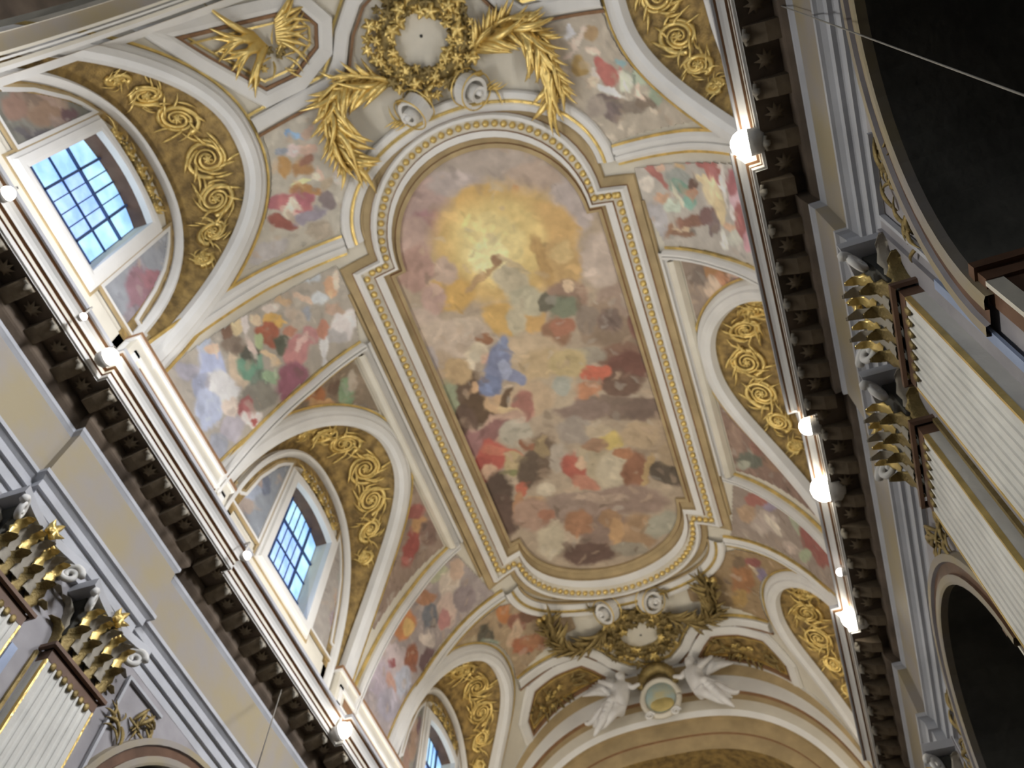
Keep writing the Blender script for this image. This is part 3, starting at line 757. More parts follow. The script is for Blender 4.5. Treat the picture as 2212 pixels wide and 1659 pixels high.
  (1.843,4.655,0.135,-0.076,-0.016,0.058,(138,128,160)),
  (2.160,4.627,0.071,-0.066,0.070,0.134,(152,164,142)),
  (2.106,4.460,0.038,-0.024,-0.035,0.115,(182,174,162)),
  (2.375,4.659,0.189,-0.185,0.080,0.119,(144,74,70)),
  (2.524,4.698,0.183,-0.146,-0.043,0.137,(140,70,64)),
  (2.725,4.276,0.114,-0.109,0.062,0.061,(180,172,172)),
  (2.000,5.011,0.134,-0.030,-0.052,0.080,(172,156,148)),
  (2.188,4.957,0.113,-0.084,-0.026,0.089,(144,160,130)),
  (1.477,4.904,0.114,-0.049,-0.030,0.117,(168,138,108)),
  (1.702,4.567,0.125,-0.061,-0.012,0.045,(168,168,154)),
 ]),
 'endL': ((158,136,106), [
  (-1.208,5.519,0.069,0.062,-0.052,0.117,(184,112,42)),
  (-1.136,5.741,0.087,0.076,-0.040,0.094,(138,84,68)),
  (-1.500,5.551,0.082,0.085,-0.044,0.080,(78,80,72)),
  (-1.503,5.687,0.101,0.106,-0.029,0.053,(124,144,134)),
  (-1.208,5.838,0.041,0.065,-0.110,0.094,(188,160,132)),
  (-1.165,6.022,0.111,0.102,-0.036,0.086,(168,94,54)),
  (-1.041,6.086,0.131,0.111,-0.027,0.070,(168,110,68)),
  (-0.999,5.759,0.086,0.068,-0.023,0.059,(116,80,62)),
  (-1.708,5.518,0.095,0.104,-0.047,0.073,(168,152,120)),
 ]),
 'endR': ((144,120,84), [
  (1.211,5.826,0.133,-0.049,-0.059,0.259,(154,102,56)),
  (1.126,6.097,0.104,-0.035,-0.026,0.120,(168,134,62)),
  (1.431,5.631,0.038,-0.045,0.082,0.099,(192,176,150)),
  (1.474,5.666,0.071,-0.072,0.042,0.107,(118,108,146)),
  (1.601,5.623,0.101,-0.060,-0.018,0.073,(180,140,60)),
  (1.730,5.504,0.094,-0.061,-0.017,0.066,(160,118,58)),
  (1.407,5.517,0.091,-0.043,-0.014,0.057,(138,74,76)),
  (1.992,5.280,0.106,-0.077,-0.018,0.065,(168,152,110)),
  (1.239,5.599,0.085,-0.031,-0.020,0.088,(116,96,74)),
 ]),
 'w1a': ((114,116,110), [
  (0.021,4.799,0.106,0.173,0.056,-0.141,(147,117,95)),
  (-0.108,4.796,0.029,0.162,0.085,-0.095,(126,106,92)),
  (-0.005,4.932,0.077,0.084,0.016,-0.054,(165,138,124)),
  (0.152,4.912,0.050,0.097,0.030,-0.069,(142,122,114)),
  (-0.026,5.176,0.013,0.071,0.023,-0.027,(86,66,80)),
  (0.131,4.625,0.063,0.171,0.030,-0.047,(88,86,94)),
  (0.108,5.019,0.015,0.072,0.031,-0.036,(106,78,88)),
  (-0.037,4.576,0.023,0.112,0.061,-0.067,(138,106,92)),
 ]),
 'w1b': ((138,146,160), [
  (1.124,4.704,0.058,0.131,0.111,-0.142,(140,98,114)),
  (1.121,4.921,0.048,0.114,0.050,-0.066,(152,94,108)),
  (1.255,4.818,0.042,0.092,0.018,-0.024,(202,194,182)),
  (1.326,4.725,0.030,0.063,0.052,-0.069,(116,138,168)),
  (1.242,4.486,0.048,0.097,0.077,-0.098,(130,122,134)),
  (1.313,4.633,0.011,0.022,0.059,-0.077,(168,180,188)),
 ]),
 'w2a': ((124,134,150), [
  (2.608,4.635,0.092,0.121,0.045,-0.072,(138,152,180)),
  (2.628,4.823,0.061,0.083,0.037,-0.060,(160,140,132)),
  (2.625,4.503,0.073,0.092,0.028,-0.044,(152,136,128)),
  (2.723,4.840,0.047,0.063,0.037,-0.061,(94,106,132)),
 ]),
 'w2b': ((148,142,138), [
  (3.905,5.158,0.083,0.089,0.051,-0.107,(110,124,116)),
  (3.930,4.923,0.081,0.082,0.042,-0.088,(168,144,126)),
  (3.937,4.733,0.079,0.077,0.041,-0.084,(140,122,136)),
  (3.926,5.021,0.047,0.049,0.023,-0.049,(192,182,176)),
 ]),
}

# ------------------------------------------------------------------ painted surfaces
_rs = np.random.RandomState(3); _NT = _rs.rand(64, 64)
def vnoise(x, y):
    xi = np.floor(x).astype(int); yi = np.floor(y).astype(int); fx = x - xi; fy = y - yi; fx = fx * fx * (3 - 2 * fx); fy = fy * fy * (3 - 2 * fy)
    g = lambda a, b: _NT[a % 64, b % 64]
    return (g(xi, yi) * (1 - fx) + g(xi + 1, yi) * fx) * (1 - fy) + (g(xi, yi + 1) * (1 - fx) + g(xi + 1, yi + 1) * fx) * fy
def fbm(x, y): return (vnoise(x, y) + 0.5 * vnoise(2.1 * x + 5, 2.1 * y + 9) + 0.25 * vnoise(4.3 * x + 1, 4.3 * y + 3)) / 1.75 - 0.5
def pigment(h):
    c = np.array(h) / 255.0
    return np.where(c <= 0.04045, c / 12.92, ((c + 0.055) / 1.055) ** 2.4)
GAIN = 1.42
def paint(key, a, b):
    base, rows = BL[key]; C = np.tile(pigment(base), (len(a), 1))
    wa = a + 0.07 * fbm(a * 9, b * 9) + 0.035 * fbm(a * 19 + 3, b * 19); wb = b + 0.07 * fbm(a * 9 + 31, b * 9 + 17) + 0.035 * fbm(a * 19 + 7, b * 19 + 11)
    for (ca, cb, ax, ay, bx, by, h) in rows:
        det = ax * by - ay * bx
        if abs(det) < 1e-7: continue
        da = wa - ca; db = wb - cb
        u = (da * by - db * bx) / det; v = (ax * db - ay * da) / det; r = np.sqrt(u * u + v * v)
        al = np.clip((1.18 - r) / 0.34, 0, 1); al = al * al * (3 - 2 * al)
        # modelling strokes inside a patch: lighter and darker folds of the same pigment
        fold = 1 + 0.30 * fbm(u * 2.2 + ca * 9, v * 2.2 + cb * 7)
        C = C * (1 - al[:, None]) + (pigment(h)[None] * fold[:, None]) * al[:, None]
    # short brush strokes: lighter and darker touches of the local pigment, flesh and white heightening
    r_ = np.random.RandomState(len(rows)); area_ = (a.max() - a.min()) * (b.max() - b.min()) * 0.7
    for i in range(int(area_ * (150 if key != 'main' else 105))):
        k = r_.randint(len(a)); L = r_.uniform(.022, .075) * (0.8 if key != 'main' else 1.0); Wd = L * r_.uniform(.22, .55); th = r_.uniform(0, math.pi)
        da = wa - wa[k]; db = wb - wb[k]; m_ = np.nonzero(np.abs(da) + np.abs(db) < L * 2)[0]
        u = (da[m_] * math.cos(th) + db[m_] * math.sin(th)) / L; v = (-da[m_] * math.sin(th) + db[m_] * math.cos(th)) / Wd
        v = v + 0.5 * u * u * r_.uniform(-1, 1)
        al = np.clip((1.15 - np.sqrt(u * u + v * v)) / 0.45, 0, 1)[:, None] * r_.uniform(.35, .8)
        c0 = C[k] * r_.uniform(.62, 1.45); t_ = r_.rand()
        if t_ < .14: c0 = 0.35 * C[k] + 0.65 * np.array([.46, .33, .23]) * r_.uniform(.7, 1.1)
        elif t_ < .22: c0 = 0.55 * C[k] + 0.45 * np.array([.52, .50, .45]) * r_.uniform(.7, 1.1)
        elif t_ < .28 and C[k].mean() < .25: c0 = np.array([.12, .085, .065]) * r_.uniform(.8, 1.6)
        C[m_] = C[m_] * (1 - al) + c0 * al
    if key == 'main':   # rays spreading from the golden light
        q = [r for r in rows if r[6] == (226, 216, 150)][0]; dx = a - q[0]; dy = b - q[1]; rr = np.hypot(dx, dy); an = np.arctan2(dy, dx)
        C = C * (1 + 0.45 * np.exp(-(rr / 0.42) ** 2) * fbm(an * 5.5 + 40, rr * 1.2 + 7) * np.clip(rr / 0.1, 0, 1))[:, None]
    C = C * (1 + 0.20 * fbm(a * 26, b * 26))[:, None] * GAIN
    g_ = C.mean(1, keepdims=True); C = g_ + (C - g_) * 0.72; mu = C.mean(0, keepdims=True); C = mu + (C - mu) * 0.90
    return np.clip(C * np.array([1.03, 1.0, 0.93]), 0, 0.9)
def in_poly(poly, a, b):
    P = np.asarray(poly); ins = np.zeros(a.shape, bool); j = len(P) - 1
    for i in range(len(P)):
        c = ((P[i, 1] > b) != (P[j, 1] > b)) & (a < (P[j, 0] - P[i, 0]) * (b - P[i, 1]) / (P[j, 1] - P[i, 1] + 1e-12) + P[i, 0]); ins ^= c; j = i
    return ins
def patch(name, poly, key, to3d, res, excl=None, parent=None, m='paint', paint_key=True, flip=False):
    P = np.asarray(poly, float); a0, b0 = P.min(0); a1, b1 = P.max(0)
    na = max(2, int((a1 - a0) / res) + 1); nb = max(2, int((b1 - b0) / res) + 1)
    ga = np.linspace(a0, a1, na); gb = np.linspace(b0, b1, nb); A, B = np.meshgrid(ga, gb, indexing='ij')
    cA = (A[:-1, :-1] + A[1:, 1:]) / 2; cB = (B[:-1, :-1] + B[1:, 1:]) / 2
    keep = in_poly(P, cA, cB)
    if excl is not None: keep &= ~excl(cA, cB)
    I, J = np.nonzero(keep)
    q = np.stack([I * nb + J, (I + 1) * nb + J, (I + 1) * nb + J + 1, I * nb + J + 1], 1)
    used = np.unique(q); re = -np.ones(na * nb, int); re[used] = np.arange(len(used)); q = re[q]
    if flip: q = q[:, ::-1]
    a = A.ravel()[used]; b = B.ravel()[used]
    o = mesh_obj(name, to3d(a, b), q.tolist(), m, parent, True)
    if paint_key:
        C = paint(key, a, b); at = o.data.color_attributes.new('paint', 'FLOAT_COLOR', 'POINT')
        at.data.foreach_set('color', np.concatenate([C, np.ones((len(C), 1))], 1).ravel())
    return o
# ring outlines of the great central panel: straight sides, shoulders and rounded ends
def ring(side, inn, y0, y1, top, bot, n=28):
    P = [(side, y0), (side, y1), (inn, y1)]
    P = list(densify([(side, y0), (side, y1)], 0.1)) + [(inn, y1)]
    for i in range(1, n): f = math.pi * i / n; P.append((inn * math.cos(f), y1 + (bot - y1) * math.sin(f)))
    P += [(-inn, y1)] + list(densify([(-side, y1), (-side, y0)], 0.1)) + [(-inn, y0)]
    for i in range(1, n): f = math.pi * i / n; P.append((-inn * math.cos(f), y0 - (y0 - top) * math.sin(f)))
    P.append((inn, y0)); return np.array(P, float)
def ring_pts(r, h, k):
    """fixed point count so that rings can be lofted."""
    P = r; d = np.linalg.norm(np.roll(P, -1, 0) - P, axis=1); return vp(P[:, 0], P[:, 1], h)
def ringN(side, inn, y0, y1, top, bot, n=28, ms=30):
    P = [(side, y0 + (y1 - y0) * i / ms) for i in range(ms + 1)]
    P += [(side + (inn - side) * i / 3, y1) for i in range(1, 4)]
    for i in range(1, n): f = math.pi * i / n; P.append((inn * math.cos(f), y1 + (bot - y1) * math.sin(f)))
    P += [(-inn - (side - inn) * i / 3, y1) for i in range(0, 3)]
    P += [(-side, y1 + (y0 - y1) * i / ms) for i in range(ms + 1)]
    P += [(-side + (side - inn) * i / 3, y0) for i in range(1, 4)]
    for i in range(1, n): f = math.pi * i / n; P.append((-inn * math.cos(f), y0 - (y0 - top) * math.sin(f)))
    P += [(inn + (side - inn) * i / 3, y0) for i in range(0, 3)]
    return np.array(P, float)
FR = [  # side, inn, y0, y1, top, bot, h
    (0.868, 0.770, 2.05, 4.88, 1.34, 5.57, 0.004), (0.868, 0.770, 2.05, 4.88, 1.34, 5.57, 0.030), (0.900, 0.797, 2.03, 4.91, 1.305, 5.60, 0.034),
    (0.905, 0.800, 2.02, 4.92, 1.30, 5.605, 0.020), (0.955, 0.820, 2.00, 4.96, 1.26, 5.66, 0.040), (0.965, 0.825, 1.995, 4.97, 1.25, 5.67, 0.066), (1.035, 0.850, 1.975, 5.02, 1.20, 5.755, 0.072),
    (1.040, 0.853, 1.97, 5.025, 1.195, 5.76, 0.055), (1.062, 0.862, 1.95, 5.045, 1.18, 5.79, 0.060), (1.142, 0.915, 1.90, 5.095, 1.115, 5.87, 0.060),
    (1.146, 0.918, 1.895, 5.10, 1.11, 5.875, 0.085), (1.176, 0.940, 1.875, 5.12, 1.085, 5.90, 0.085), (1.190, 0.950, 1.865, 5.13, 1.075, 5.91, 0.050),
    (1.192, 0.952, 1.863, 5.132, 1.073, 5.912, 0.035), (1.25, 0.985, 1.80, 5.19, 1.03, 5.95, 0.022), (1.255, 0.99, 1.795, 5.195, 1.025, 5.955, 0.0)]
frame = empty('picture_surround', (0, 3.48, 6.4), 'moulded white and gold frame with a row of gilt beads around the central ceiling painting', 'frame')
RG = [(ringN(*f[:6]), f[6]) for f in FR]
for a, b, nm, m in ((0, 2, 'gilt_fillet', 'ochre'), (2, 3, 'fillet_step', 'brown'), (3, 5, 'cove', 'ochre'), (5, 6, 'white_band', 'white'), (6, 7, 'band_step', 'brown'), (7, 9, 'bead_bed', 'cream'), (9, 12, 'outer_band', 'white'), (12, 13, 'step', 'brown'), (13, 15, 'outer_cove', 'ochre')):
    loft(nm, [vp(RG[i][0][:, 0], RG[i][0][:, 1], RG[i][1]) for i in range(a, b + 1)], m, frame, False, True)
# gilt beads along the frame
def uv_sphere(r, nu=8, nv=5, sx=1, sy=1, sz=1):
    V = [(0, 0, r * sz)]; F = []
    for i in range(1, nv):
        f = math.pi * i / nv
        for j in range(nu): a = 2 * math.pi * j / nu; V.append((r * sx * math.sin(f) * math.cos(a), r * sy * math.sin(f) * math.sin(a), r * sz * math.cos(f)))
    V.append((0, 0, -r * sz)); L = len(V) - 1
    for j in range(nu): F.append((0, 1 + j, 1 + (j + 1) % nu)); F.append((L, L - nu + (j + 1) % nu, L - nu + j))
    for i in range(nv - 2):
        for j in range(nu): a = 1 + i * nu + j; b = 1 + i * nu + (j + 1) % nu; F.append((a, a + nu, b + nu, b))
    return V, F
bv, bf = uv_sphere(0.027 * U, 8, 5)
bead_me = raw_mesh('bead', bv, bf, 'gilt')
bp = densify(ringN(1.102, 0.888, 1.925, 5.07, 1.148, 5.83), 0.01, True); dist = 0.0; last = None
for i in range(len(bp)):
    if last is None or np.linalg.norm(bp[i] - last) > 0.0615:
        last = bp[i]; inst('bead', bead_me, vframe(last[0], last[1], 0.07), frame)

fr_main = patch('ceiling_fresco', [tuple(p) for p in ringN(0.875, 0.777, 2.045, 4.885, 1.333, 5.577)], 'main', lambda a, b: vp(a, b, 0.003), 0.0115)
tag(fr_main, 'large central ceiling painting with golden glow, clouds and crowds of robed figures', 'painting')

def side_fresco(key, poly, label, sd, h=0.008, grow=0.132, res=0.013, extra=None):
    def ex(A, B):
        z = np.interp(np.abs(A), SG, ZG); r = np.zeros(A.shape, bool)
        for c in LUN:
            t = np.clip((z - LB) / (LT + grow - LB), 0, 1); hw = (LA + grow) * (1 - t ** LQ) ** (1 / LQ)
            le = 0.13 * np.clip((z - 4.2) / 1.7, 0, 1); r |= (np.abs(B - c - le) < hw)
        if extra is not None: r |= extra(np.abs(A), B)
        return r
    P = [(sd * a, b) for a, b in poly]
    o = patch('fresco', P, key, lambda a, b: vp(a, b, h), res, ex, flip=False)
    return tag(o, label, 'painting', 'painted figure panels on the vault')
ell_t = lambda a, b: ((a / 1.125) ** 2 + ((1.68 - b) / 0.735) ** 2 < 1) & (b < 1.7)
ell_b = lambda a, b: ((a / 1.125) ** 2 + ((b - 5.35) / 0.775) ** 2 < 1) & (b > 5.3)
PA = [(0.70, 0.67), (1.9, 0.67), (2.2, 1.385), (1.16, 1.545), (0.70, 1.30)]
P1 = [(1.27, 1.76), (1.9, 1.70), (3.3, 1.52), (3.3, 2.23), (2.6, 2.31), (1.37, 2.37), (1.27, 2.1)]
C1 = [(1.475, 2.49), (2.6, 2.38), (2.6, 3.2), (1.475, 3.35)]; C2 = [(1.475, 3.40), (2.6, 3.4), (2.6, 4.30), (1.475, 4.45)]
P2 = [(1.40, 4.62), (3.3, 4.42), (3.3, 4.98), (2.86, 5.01), (1.22, 5.27), (1.27, 5.1)]
PE = [(0.60, 6.20), (1.2, 6.28), (1.9, 6.3), (2.5, 5.20), (1.22, 5.44), (0.60, 5.80)]
side_fresco('frAL', PA, 'painted seated figure in rose red drapery and ochre under the left gilt palm frond', -1, extra=ell_t)
side_fresco('frAR', PA, 'painted figures in red and pale green drapery beside the right gilt palm frond', 1, extra=ell_t)
side_fresco('pend1L', P1, 'crowded painted panel with pale blue, green, yellow and purple robes left of the central frame', -1)
side_fresco('pend1R', P1, 'painted panel with cream robed figure and crimson drapery beside the upper right lamp', 1)
side_fresco('c1L', C1, 'small dim painted corner with orange and green drapery above the middle left window vault', -1, h=0.002)
side_fresco('c2L', C2, 'small painted corner with a dark red robed figure beyond the middle left window vault', -1, h=0.002)
side_fresco('c1R', C1, 'small painted corner with pale angel at near end of middle right lunette', 1, h=0.002)
side_fresco('c2R', C2, 'small dark brown painted corner at far end of middle right lunette', 1, h=0.002)
side_fresco('pend2L', P2, 'painted panel with orange robe and lilac drapery, lower left of central frame', -1)
side_fresco('pend2R', P2, 'painted panel with dark red and grey green drapery at lower right beside the brightest lamp', 1)
side_fresco('endL', PE, 'small painted panel with orange and grey green figures left of the far wreath', -1, extra=ell_b)
side_fresco('endR', PE, 'small painted panel with ochre and violet figures right of the far wreath', 1, extra=ell_b)

# ------------------------------------------------------------------ ribs and bands on the vault
def rib(path, w, m='white', both=True, h=0.03, gold=True, nm='rib'):
    for mr in ((False, True) if both else (False,)):
        strip(nm, path, [(-w, 0.0), (-w, h * .6), (-w * .6, h), (-w * .15, h), (-w * .1, h * .6), (w * .1, h * .6), (w * .15, h), (w * .6, h), (w, h * .6), (w, 0.0)], m, ceiling, mirror=mr)
        if gold:
            for q in (-1, 1): strip('gilt_line', path, [(q * w, 0.0), (q * w, 0.02), (q * (w + 0.018), 0.02), (q * (w + 0.018), 0.0)], 'gilt', ceiling, mirror=mr)
rib([(1.14, 1.645), (1.9, 1.545), (3.4, 1.40)], 0.060, h=0.035)
rib([(1.36, 2.425), (2.0, 2.405), (3.4, 2.28)], 0.035, h=0.075)
rib([(1.36, 4.535), (2.0, 4.50), (3.4, 4.33)], 0.035, h=0.075)
rib([(1.14, 5.355), (1.9, 5.25), (3.4, 4.98)], 0.045, h=0.035)
# border bands along the middle bay
for mr in (False, True):
    strip('bay_band', [(1.335, 2.42), (1.335, 4.54)], [(-0.055, 0), (-0.055, 0.03), (-0.03, 0.035), (-0.012, 0.035), (-0.008, 0.02), (0.012, 0.02), (0.016, 0.035), (0.04, 0.035), (0.05, 0.02), (0.05, 0.0)], 'white', ceiling, mirror=mr)
    strip('bay_line', [(1.375, 2.42), (1.375, 4.54)], [(-0.004, 0), (-0.004, 0.02), (0.012, 0.02), (0.012, 0)], 'brown', ceiling, mirror=mr)
    strip('bay_edge', [(1.425, 2.46), (1.425, 4.49)], [(-0.03, 0), (-0.03, 0.06), (-0.005, 0.085), (0.012, 0.085), (0.02, 0.03), (0.04, 0.02), (0.045, 0.0)], 'cream', ceiling, mirror=mr)
    strip('bay_gilt', [(1.275, 2.0), (1.275, 5.0)], [(-0.010, 0), (-0.010, 0.022), (0.010, 0.022), (0.010, 0)], 'ochre', ceiling, mirror=mr)
# outer white band round the ends of the central frame
def ell(a, b, yc, sg, n=40): return [(a * math.cos(math.pi * i / n), yc + sg * b * math.sin(math.pi * i / n)) for i in range(n + 1)]
for (yc, sg, bb) in ((1.68, -1, 0.74), (5.35, 1, 0.78)):
    q = [(-0.0, 0.0), (-0.0, 0.045), (0.03, 0.055), (0.05, 0.05)]
    A = [(a, b) for a, b in ell(1.13, bb, yc, sg)]
    def bandrow(rows, nm, m): loft(nm, [vp(np.array([p[0] for p in ell(1.13 - d, bb - d * 1.0, yc, sg)]), np.array([p[1] for p in ell(1.13 - d, bb - d, yc, sg)]), h) for d, h in rows], m, ceiling)
    bandrow([(0, 0), (0, 0.035), (0.012, 0.05), (0.05, 0.055), (0.062, 0.045)], 'end_band', 'white')
    bandrow([(0.062, 0.045), (0.066, 0.055), (0.084, 0.055), (0.088, 0.04)], 'end_gilt', 'gilt')
    bandrow([(0.088, 0.04), (0.10, 0.045), (0.145, 0.035), (0.15, 0.02)], 'end_band', 'white')
    bandrow([(0.15, 0.02), (0.155, 0.028), (0.17, 0.028), (0.175, 0.0)], 'end_gilt', 'ochre')
# wavy bands framing the wreaths, and shaped panels beyond them
wav_t = [(1.40, 0.605), (0.74, 0.555), (0.62, 0.44), (0.52, 0.27), (0.36, 0.10), (0.18, 0.02), (0.0, 0.0)]
wav_b = [(1.40, 6.36), (0.95, 6.44), (0.58, 6.54), (0.49, 6.66), (0.40, 6.82), (0.25, 6.98), (0.0, 7.05)]
for W_ in (wav_t, wav_b):
    path = W_ + [(-a, b) for a, b in reversed(W_[:-1])]
    strip('wavy_band', path, [(-0.05, 0), (-0.05, 0.03), (-0.035, 0.04), (0.035, 0.04), (0.05, 0.03), (0.05, 0)], 'white', ceiling, step=0.04)
    for q in (-0.075, 0.075): strip('wavy_line', path, [(q - 0.01, 0), (q - 0.01, 0.022), (q + 0.01, 0.022), (q + 0.01, 0)], 'gilt' if q > 0 else 'brown', ceiling, step=0.04)
PU = [(1.66, -0.08), (1.15, -0.03), (0.74, 0.02), (0.66, 0.16), (0.72, 0.30), (0.95, 0.42), (1.20, 0.43), (1.33, 0.28), (1.50, 0.10)]
PB = [(1.52, 7.02), (1.50, 6.80), (1.28, 6.58), (1.0, 6.60), (0.70, 6.67), (0.60, 6.80), (0.50, 6.96), (0.55, 7.02)]
def shaped_panel(poly, sd, label, m):
    P = [(sd * a, b) for a, b in poly]; e = empty('shaped_panel', tuple(vp(P[0][0], P[0][1])), label, 'panel', 'shaped stucco panels at the ends of the vault')
    patch('ground', P, None, lambda a, b: vp(a, b, 0.004), 0.03, None, e, m, False)
    sgn = 1 if sum((P[i][0] * P[(i + 1) % len(P)][1] - P[(i + 1) % len(P)][0] * P[i][1]) for i in range(len(P))) > 0 else -1
    strip('brown_line', P, [(-sgn * 0.0, 0), (0, 0.035), (sgn * 0.02, 0.035), (sgn * 0.024, 0.0)], 'brown', e, True)
    strip('border', P, [(-sgn * 0.004, 0), (-sgn * 0.004, 0.04), (-sgn * 0.03, 0.045), (-sgn * 0.10, 0.03), (-sgn * 0.105, 0)], 'white', e, True)
    strip('inner_line', P, [(sgn * 0.05, 0), (sgn * 0.05, 0.02), (sgn * 0.064, 0.02), (sgn * 0.064, 0)], 'gilt', e, True)
    return e
# ------------------------------------------------------------------ gilt leaves, flowers, scrolls
def leaf_mesh(name, L, Wd, curl, m, lift=0.25, n=7, twist=0.0):
    """blade along +x, lying on xy, rising along +z; metres."""
    V = []
    for i in range(n):
        t = i / (n - 1); w_ = Wd * (math.sin(math.pi * min(1, 0.10 + 0.90 * t)) ** 0.7) * (1 - 0.35 * t) + 0.001
        x = L * t; yb = curl * L * t * t; zz = lift * L * math.sin(math.pi * t * 0.85)
        V += [(x, yb - w_, zz - w_ * .35), (x, yb, zz + w_ * .45), (x, yb + w_, zz - w_ * .35)]
    F = grid_faces(n, 3)
    V2 = [(x, y, z - 0.25 * Wd - 0.01) for x, y, z in V]; o = len(V)
    F += [tuple(reversed([i + o for i in f])) for f in grid_faces(n, 3)]
    for i in range(n - 1):
        F.append((i * 3, i * 3 + o, (i + 1) * 3 + o, (i + 1) * 3)); F.append((i * 3 + 2, (i + 1) * 3 + 2, (i + 1) * 3 + 2 + o, i * 3 + 2 + o))
    return raw_mesh(name, V2[:0] + V + V2, F, m)
LEAF = [leaf_mesh('palm_leaf', 0.24 * U, 0.022 * U, c, 'gilt', 0.22) for c in (0.55, 0.2, -0.2, -0.55)]
LEAFD = [leaf_mesh('dark_leaf', 0.20 * U, 0.022 * U, c, 'gilt_dark', 0.22) for c in (0.55, 0.2, -0.2, -0.55)]
def flower_mesh(name, r, m, petals=5):
    V = [(0, 0, 0.55 * r)]; F = []
    n = petals * 4
    for i in range(n):
        a = 2 * math.pi * i / n; rr = r * (0.86 + 0.14 * math.cos(petals * a)); V.append((rr * 0.5 * math.cos(a), rr * 0.5 * math.sin(a), 0.30 * r)); 
    for i in range(n):
        a = 2 * math.pi * i / n; rr = r * (0.82 + 0.18 * math.cos(petals * a)); V.append((rr * math.cos(a), rr * math.sin(a), 0.62 * r * (0.5 + 0.5 * math.cos(petals * a))))
    for i in range(n):
        a = 2 * math.pi * i / n; rr = r * (0.82 + 0.18 * math.cos(petals * a)); V.append((rr * 0.8 * math.cos(a), rr * 0.8 * math.sin(a), -0.1 * r))
    for i in range(n):
        j = (i + 1) % n; F += [(0, 1 + i, 1 + j), (1 + i, 1 + n + i, 1 + n + j, 1 + j), (1 + n + i, 1 + 2 * n + i, 1 + 2 * n + j, 1 + n + j)]
    return raw_mesh(name, V, F, m)
FLOW = [flower_mesh('flower', r * U, m, k) for r, m, k in ((0.050, 'gilt', 5), (0.040, 'gilt', 6), (0.046, 'gilt_dark', 5))]
FLOWD = [flower_mesh('flower', r * U, m, k) for r, m, k in ((0.048, 'gilt_dark', 5), (0.040, 'gilt_dark', 6), (0.042, 'gilt', 5))]
def place(me_, s, y, h, ang, nm, parent, scale=1.0, tilt=0.0, flipx=False):
    M = vframe(s, y, h) @ Matrix.Rotation(ang, 4, 'Z') @ Matrix.Rotation(tilt, 4, 'Y') @ Matrix.Scale(scale, 4)
    return inst(nm, me_, M, parent)
def wreath(yc, up_, flow, leafs, label, nflow):
    e = empty('gilt_wreath', tuple(vp(0, yc, 0)), label, 'wreath', 'flower wreaths at the ends of the central frame')
    D = []
    for i in range(48):
        a = 2 * math.pi * i / 48; D.append((0.27 * math.cos(a), yc + 0.25 * math.sin(a)))
    P = np.array(D); c3 = vp(np.array([0.0]), np.array([yc]), 0.02)
    mesh_obj('plain_disc', np.vstack([vp(P[:, 0], P[:, 1], 0.02), c3]), [(i, (i + 1) % 48, 48) for i in range(48)], 'cream', e)
    strip('wreath_ring', D, [(-0.07, 0.0), (-0.06, 0.05), (0.0, 0.075), (0.05, 0.05), (0.065, 0.02)], 'gilt_dark', e, True, smooth=True)
    r_ = random.Random(int(yc * 10))
    for i in range(nflow):
        a = 2 * math.pi * i / nflow + r_.uniform(-.05, .05); rr = (0.205, 0.255, 0.305, 0.355)[i % 4] + r_.uniform(-.02, .02)
        s_, y_ = rr * 1.08 * math.cos(a), yc + rr * math.sin(a)
        place(flow[r_.randrange(3)], s_, y_, 0.05 + 0.04 * (i % 3 == 1), r_.uniform(0, 6), 'flower', e, r_.uniform(.75, 1.35), r_.uniform(-.6, .6))
    for i in range(28):
        a = 2 * math.pi * i / 28; place(leafs[i % 4], 0.30 * math.cos(a), yc + 0.28 * math.sin(a), 0.03, a + r_.uniform(-.8, .8), 'leaf', e, 0.42)
    hole = [(0.012 * U * math.cos(k * math.pi / 5), 0.012 * U * math.sin(k * math.pi / 5), 0.0) for k in range(10)]
    inst('hole', raw_mesh('hole', hole, [tuple(range(10))], 'dark_cloth', False), vframe(0.0, yc - 0.03 * up_, 0.024), e)
    return e
wreath(0.50, 1, FLOW, LEAF, 'bright gilded flower wreath around a plain disc at the near frame end', 104)
wreath(6.50, -1, FLOWD, LEAFD, 'dark gilded flower wreath around a plain disc at the far frame end', 104)
def frond(sd, ymap, leafs, label, dark):
    st = [(0.30, 0.70), (0.42, 0.62), (0.55, 0.57), (0.68, 0.57), (0.79, 0.63), (0.86, 0.73), (0.89, 0.86), (0.90, 1.00), (0.89, 1.10)]
    st = [(sd * a, ymap(b)) for a, b in st]; P = densify(st, 0.035)
    e = empty('palm_frond', tuple(vp(*st[0])), label, 'palm frond', 'gilded palm fronds beside the wreaths')
    pts = vp(P[:, 0], P[:, 1], 0.055); v, f = tube_vf(pts, np.linspace(0.024, 0.010, len(P)), 6); mesh_obj('stem', v, f, 'gilt_dark' if dark else 'gilt', e, True)
    r_ = random.Random(5 + int(sd * 3) + dark)
    n = len(P)
    for i in [k for k in range(1, n - 1) for _ in (0, 1)]:
        d = P[min(i + 1, n - 1)] - P[i - 1]; a = math.atan2(d[1], d[0])
        for q in (-1, 1):
            outer = (q * sd * (1 if not dark else -1)) < 0
            sp = (0.42 if outer else 0.75) + r_.uniform(-.1, .1)
            place(leafs[(1 if q > 0 else 2) if r_.random() < .5 else (0 if q < 0 else 3)], P[i][0], P[i][1], 0.04 + r_.uniform(0, .06), a + q * sp, 'leaf', e, (0.80 if outer else 1.25) * r_.uniform(.75, 1.15), r_.uniform(-.25, .05))
    for q in (-0.04, 0.03): place(bead_me, st[-1][0] + q, st[-1][1] + 0.03 * (1 if not dark else -1), 0.06, 0, 'berry', e, 1.3)
    return e
idm = lambda y: y; mirr = lambda y: 6.98 - y
frond(-1, idm, LEAF, 'bright gilded palm frond sweeping left from the near wreath', False)
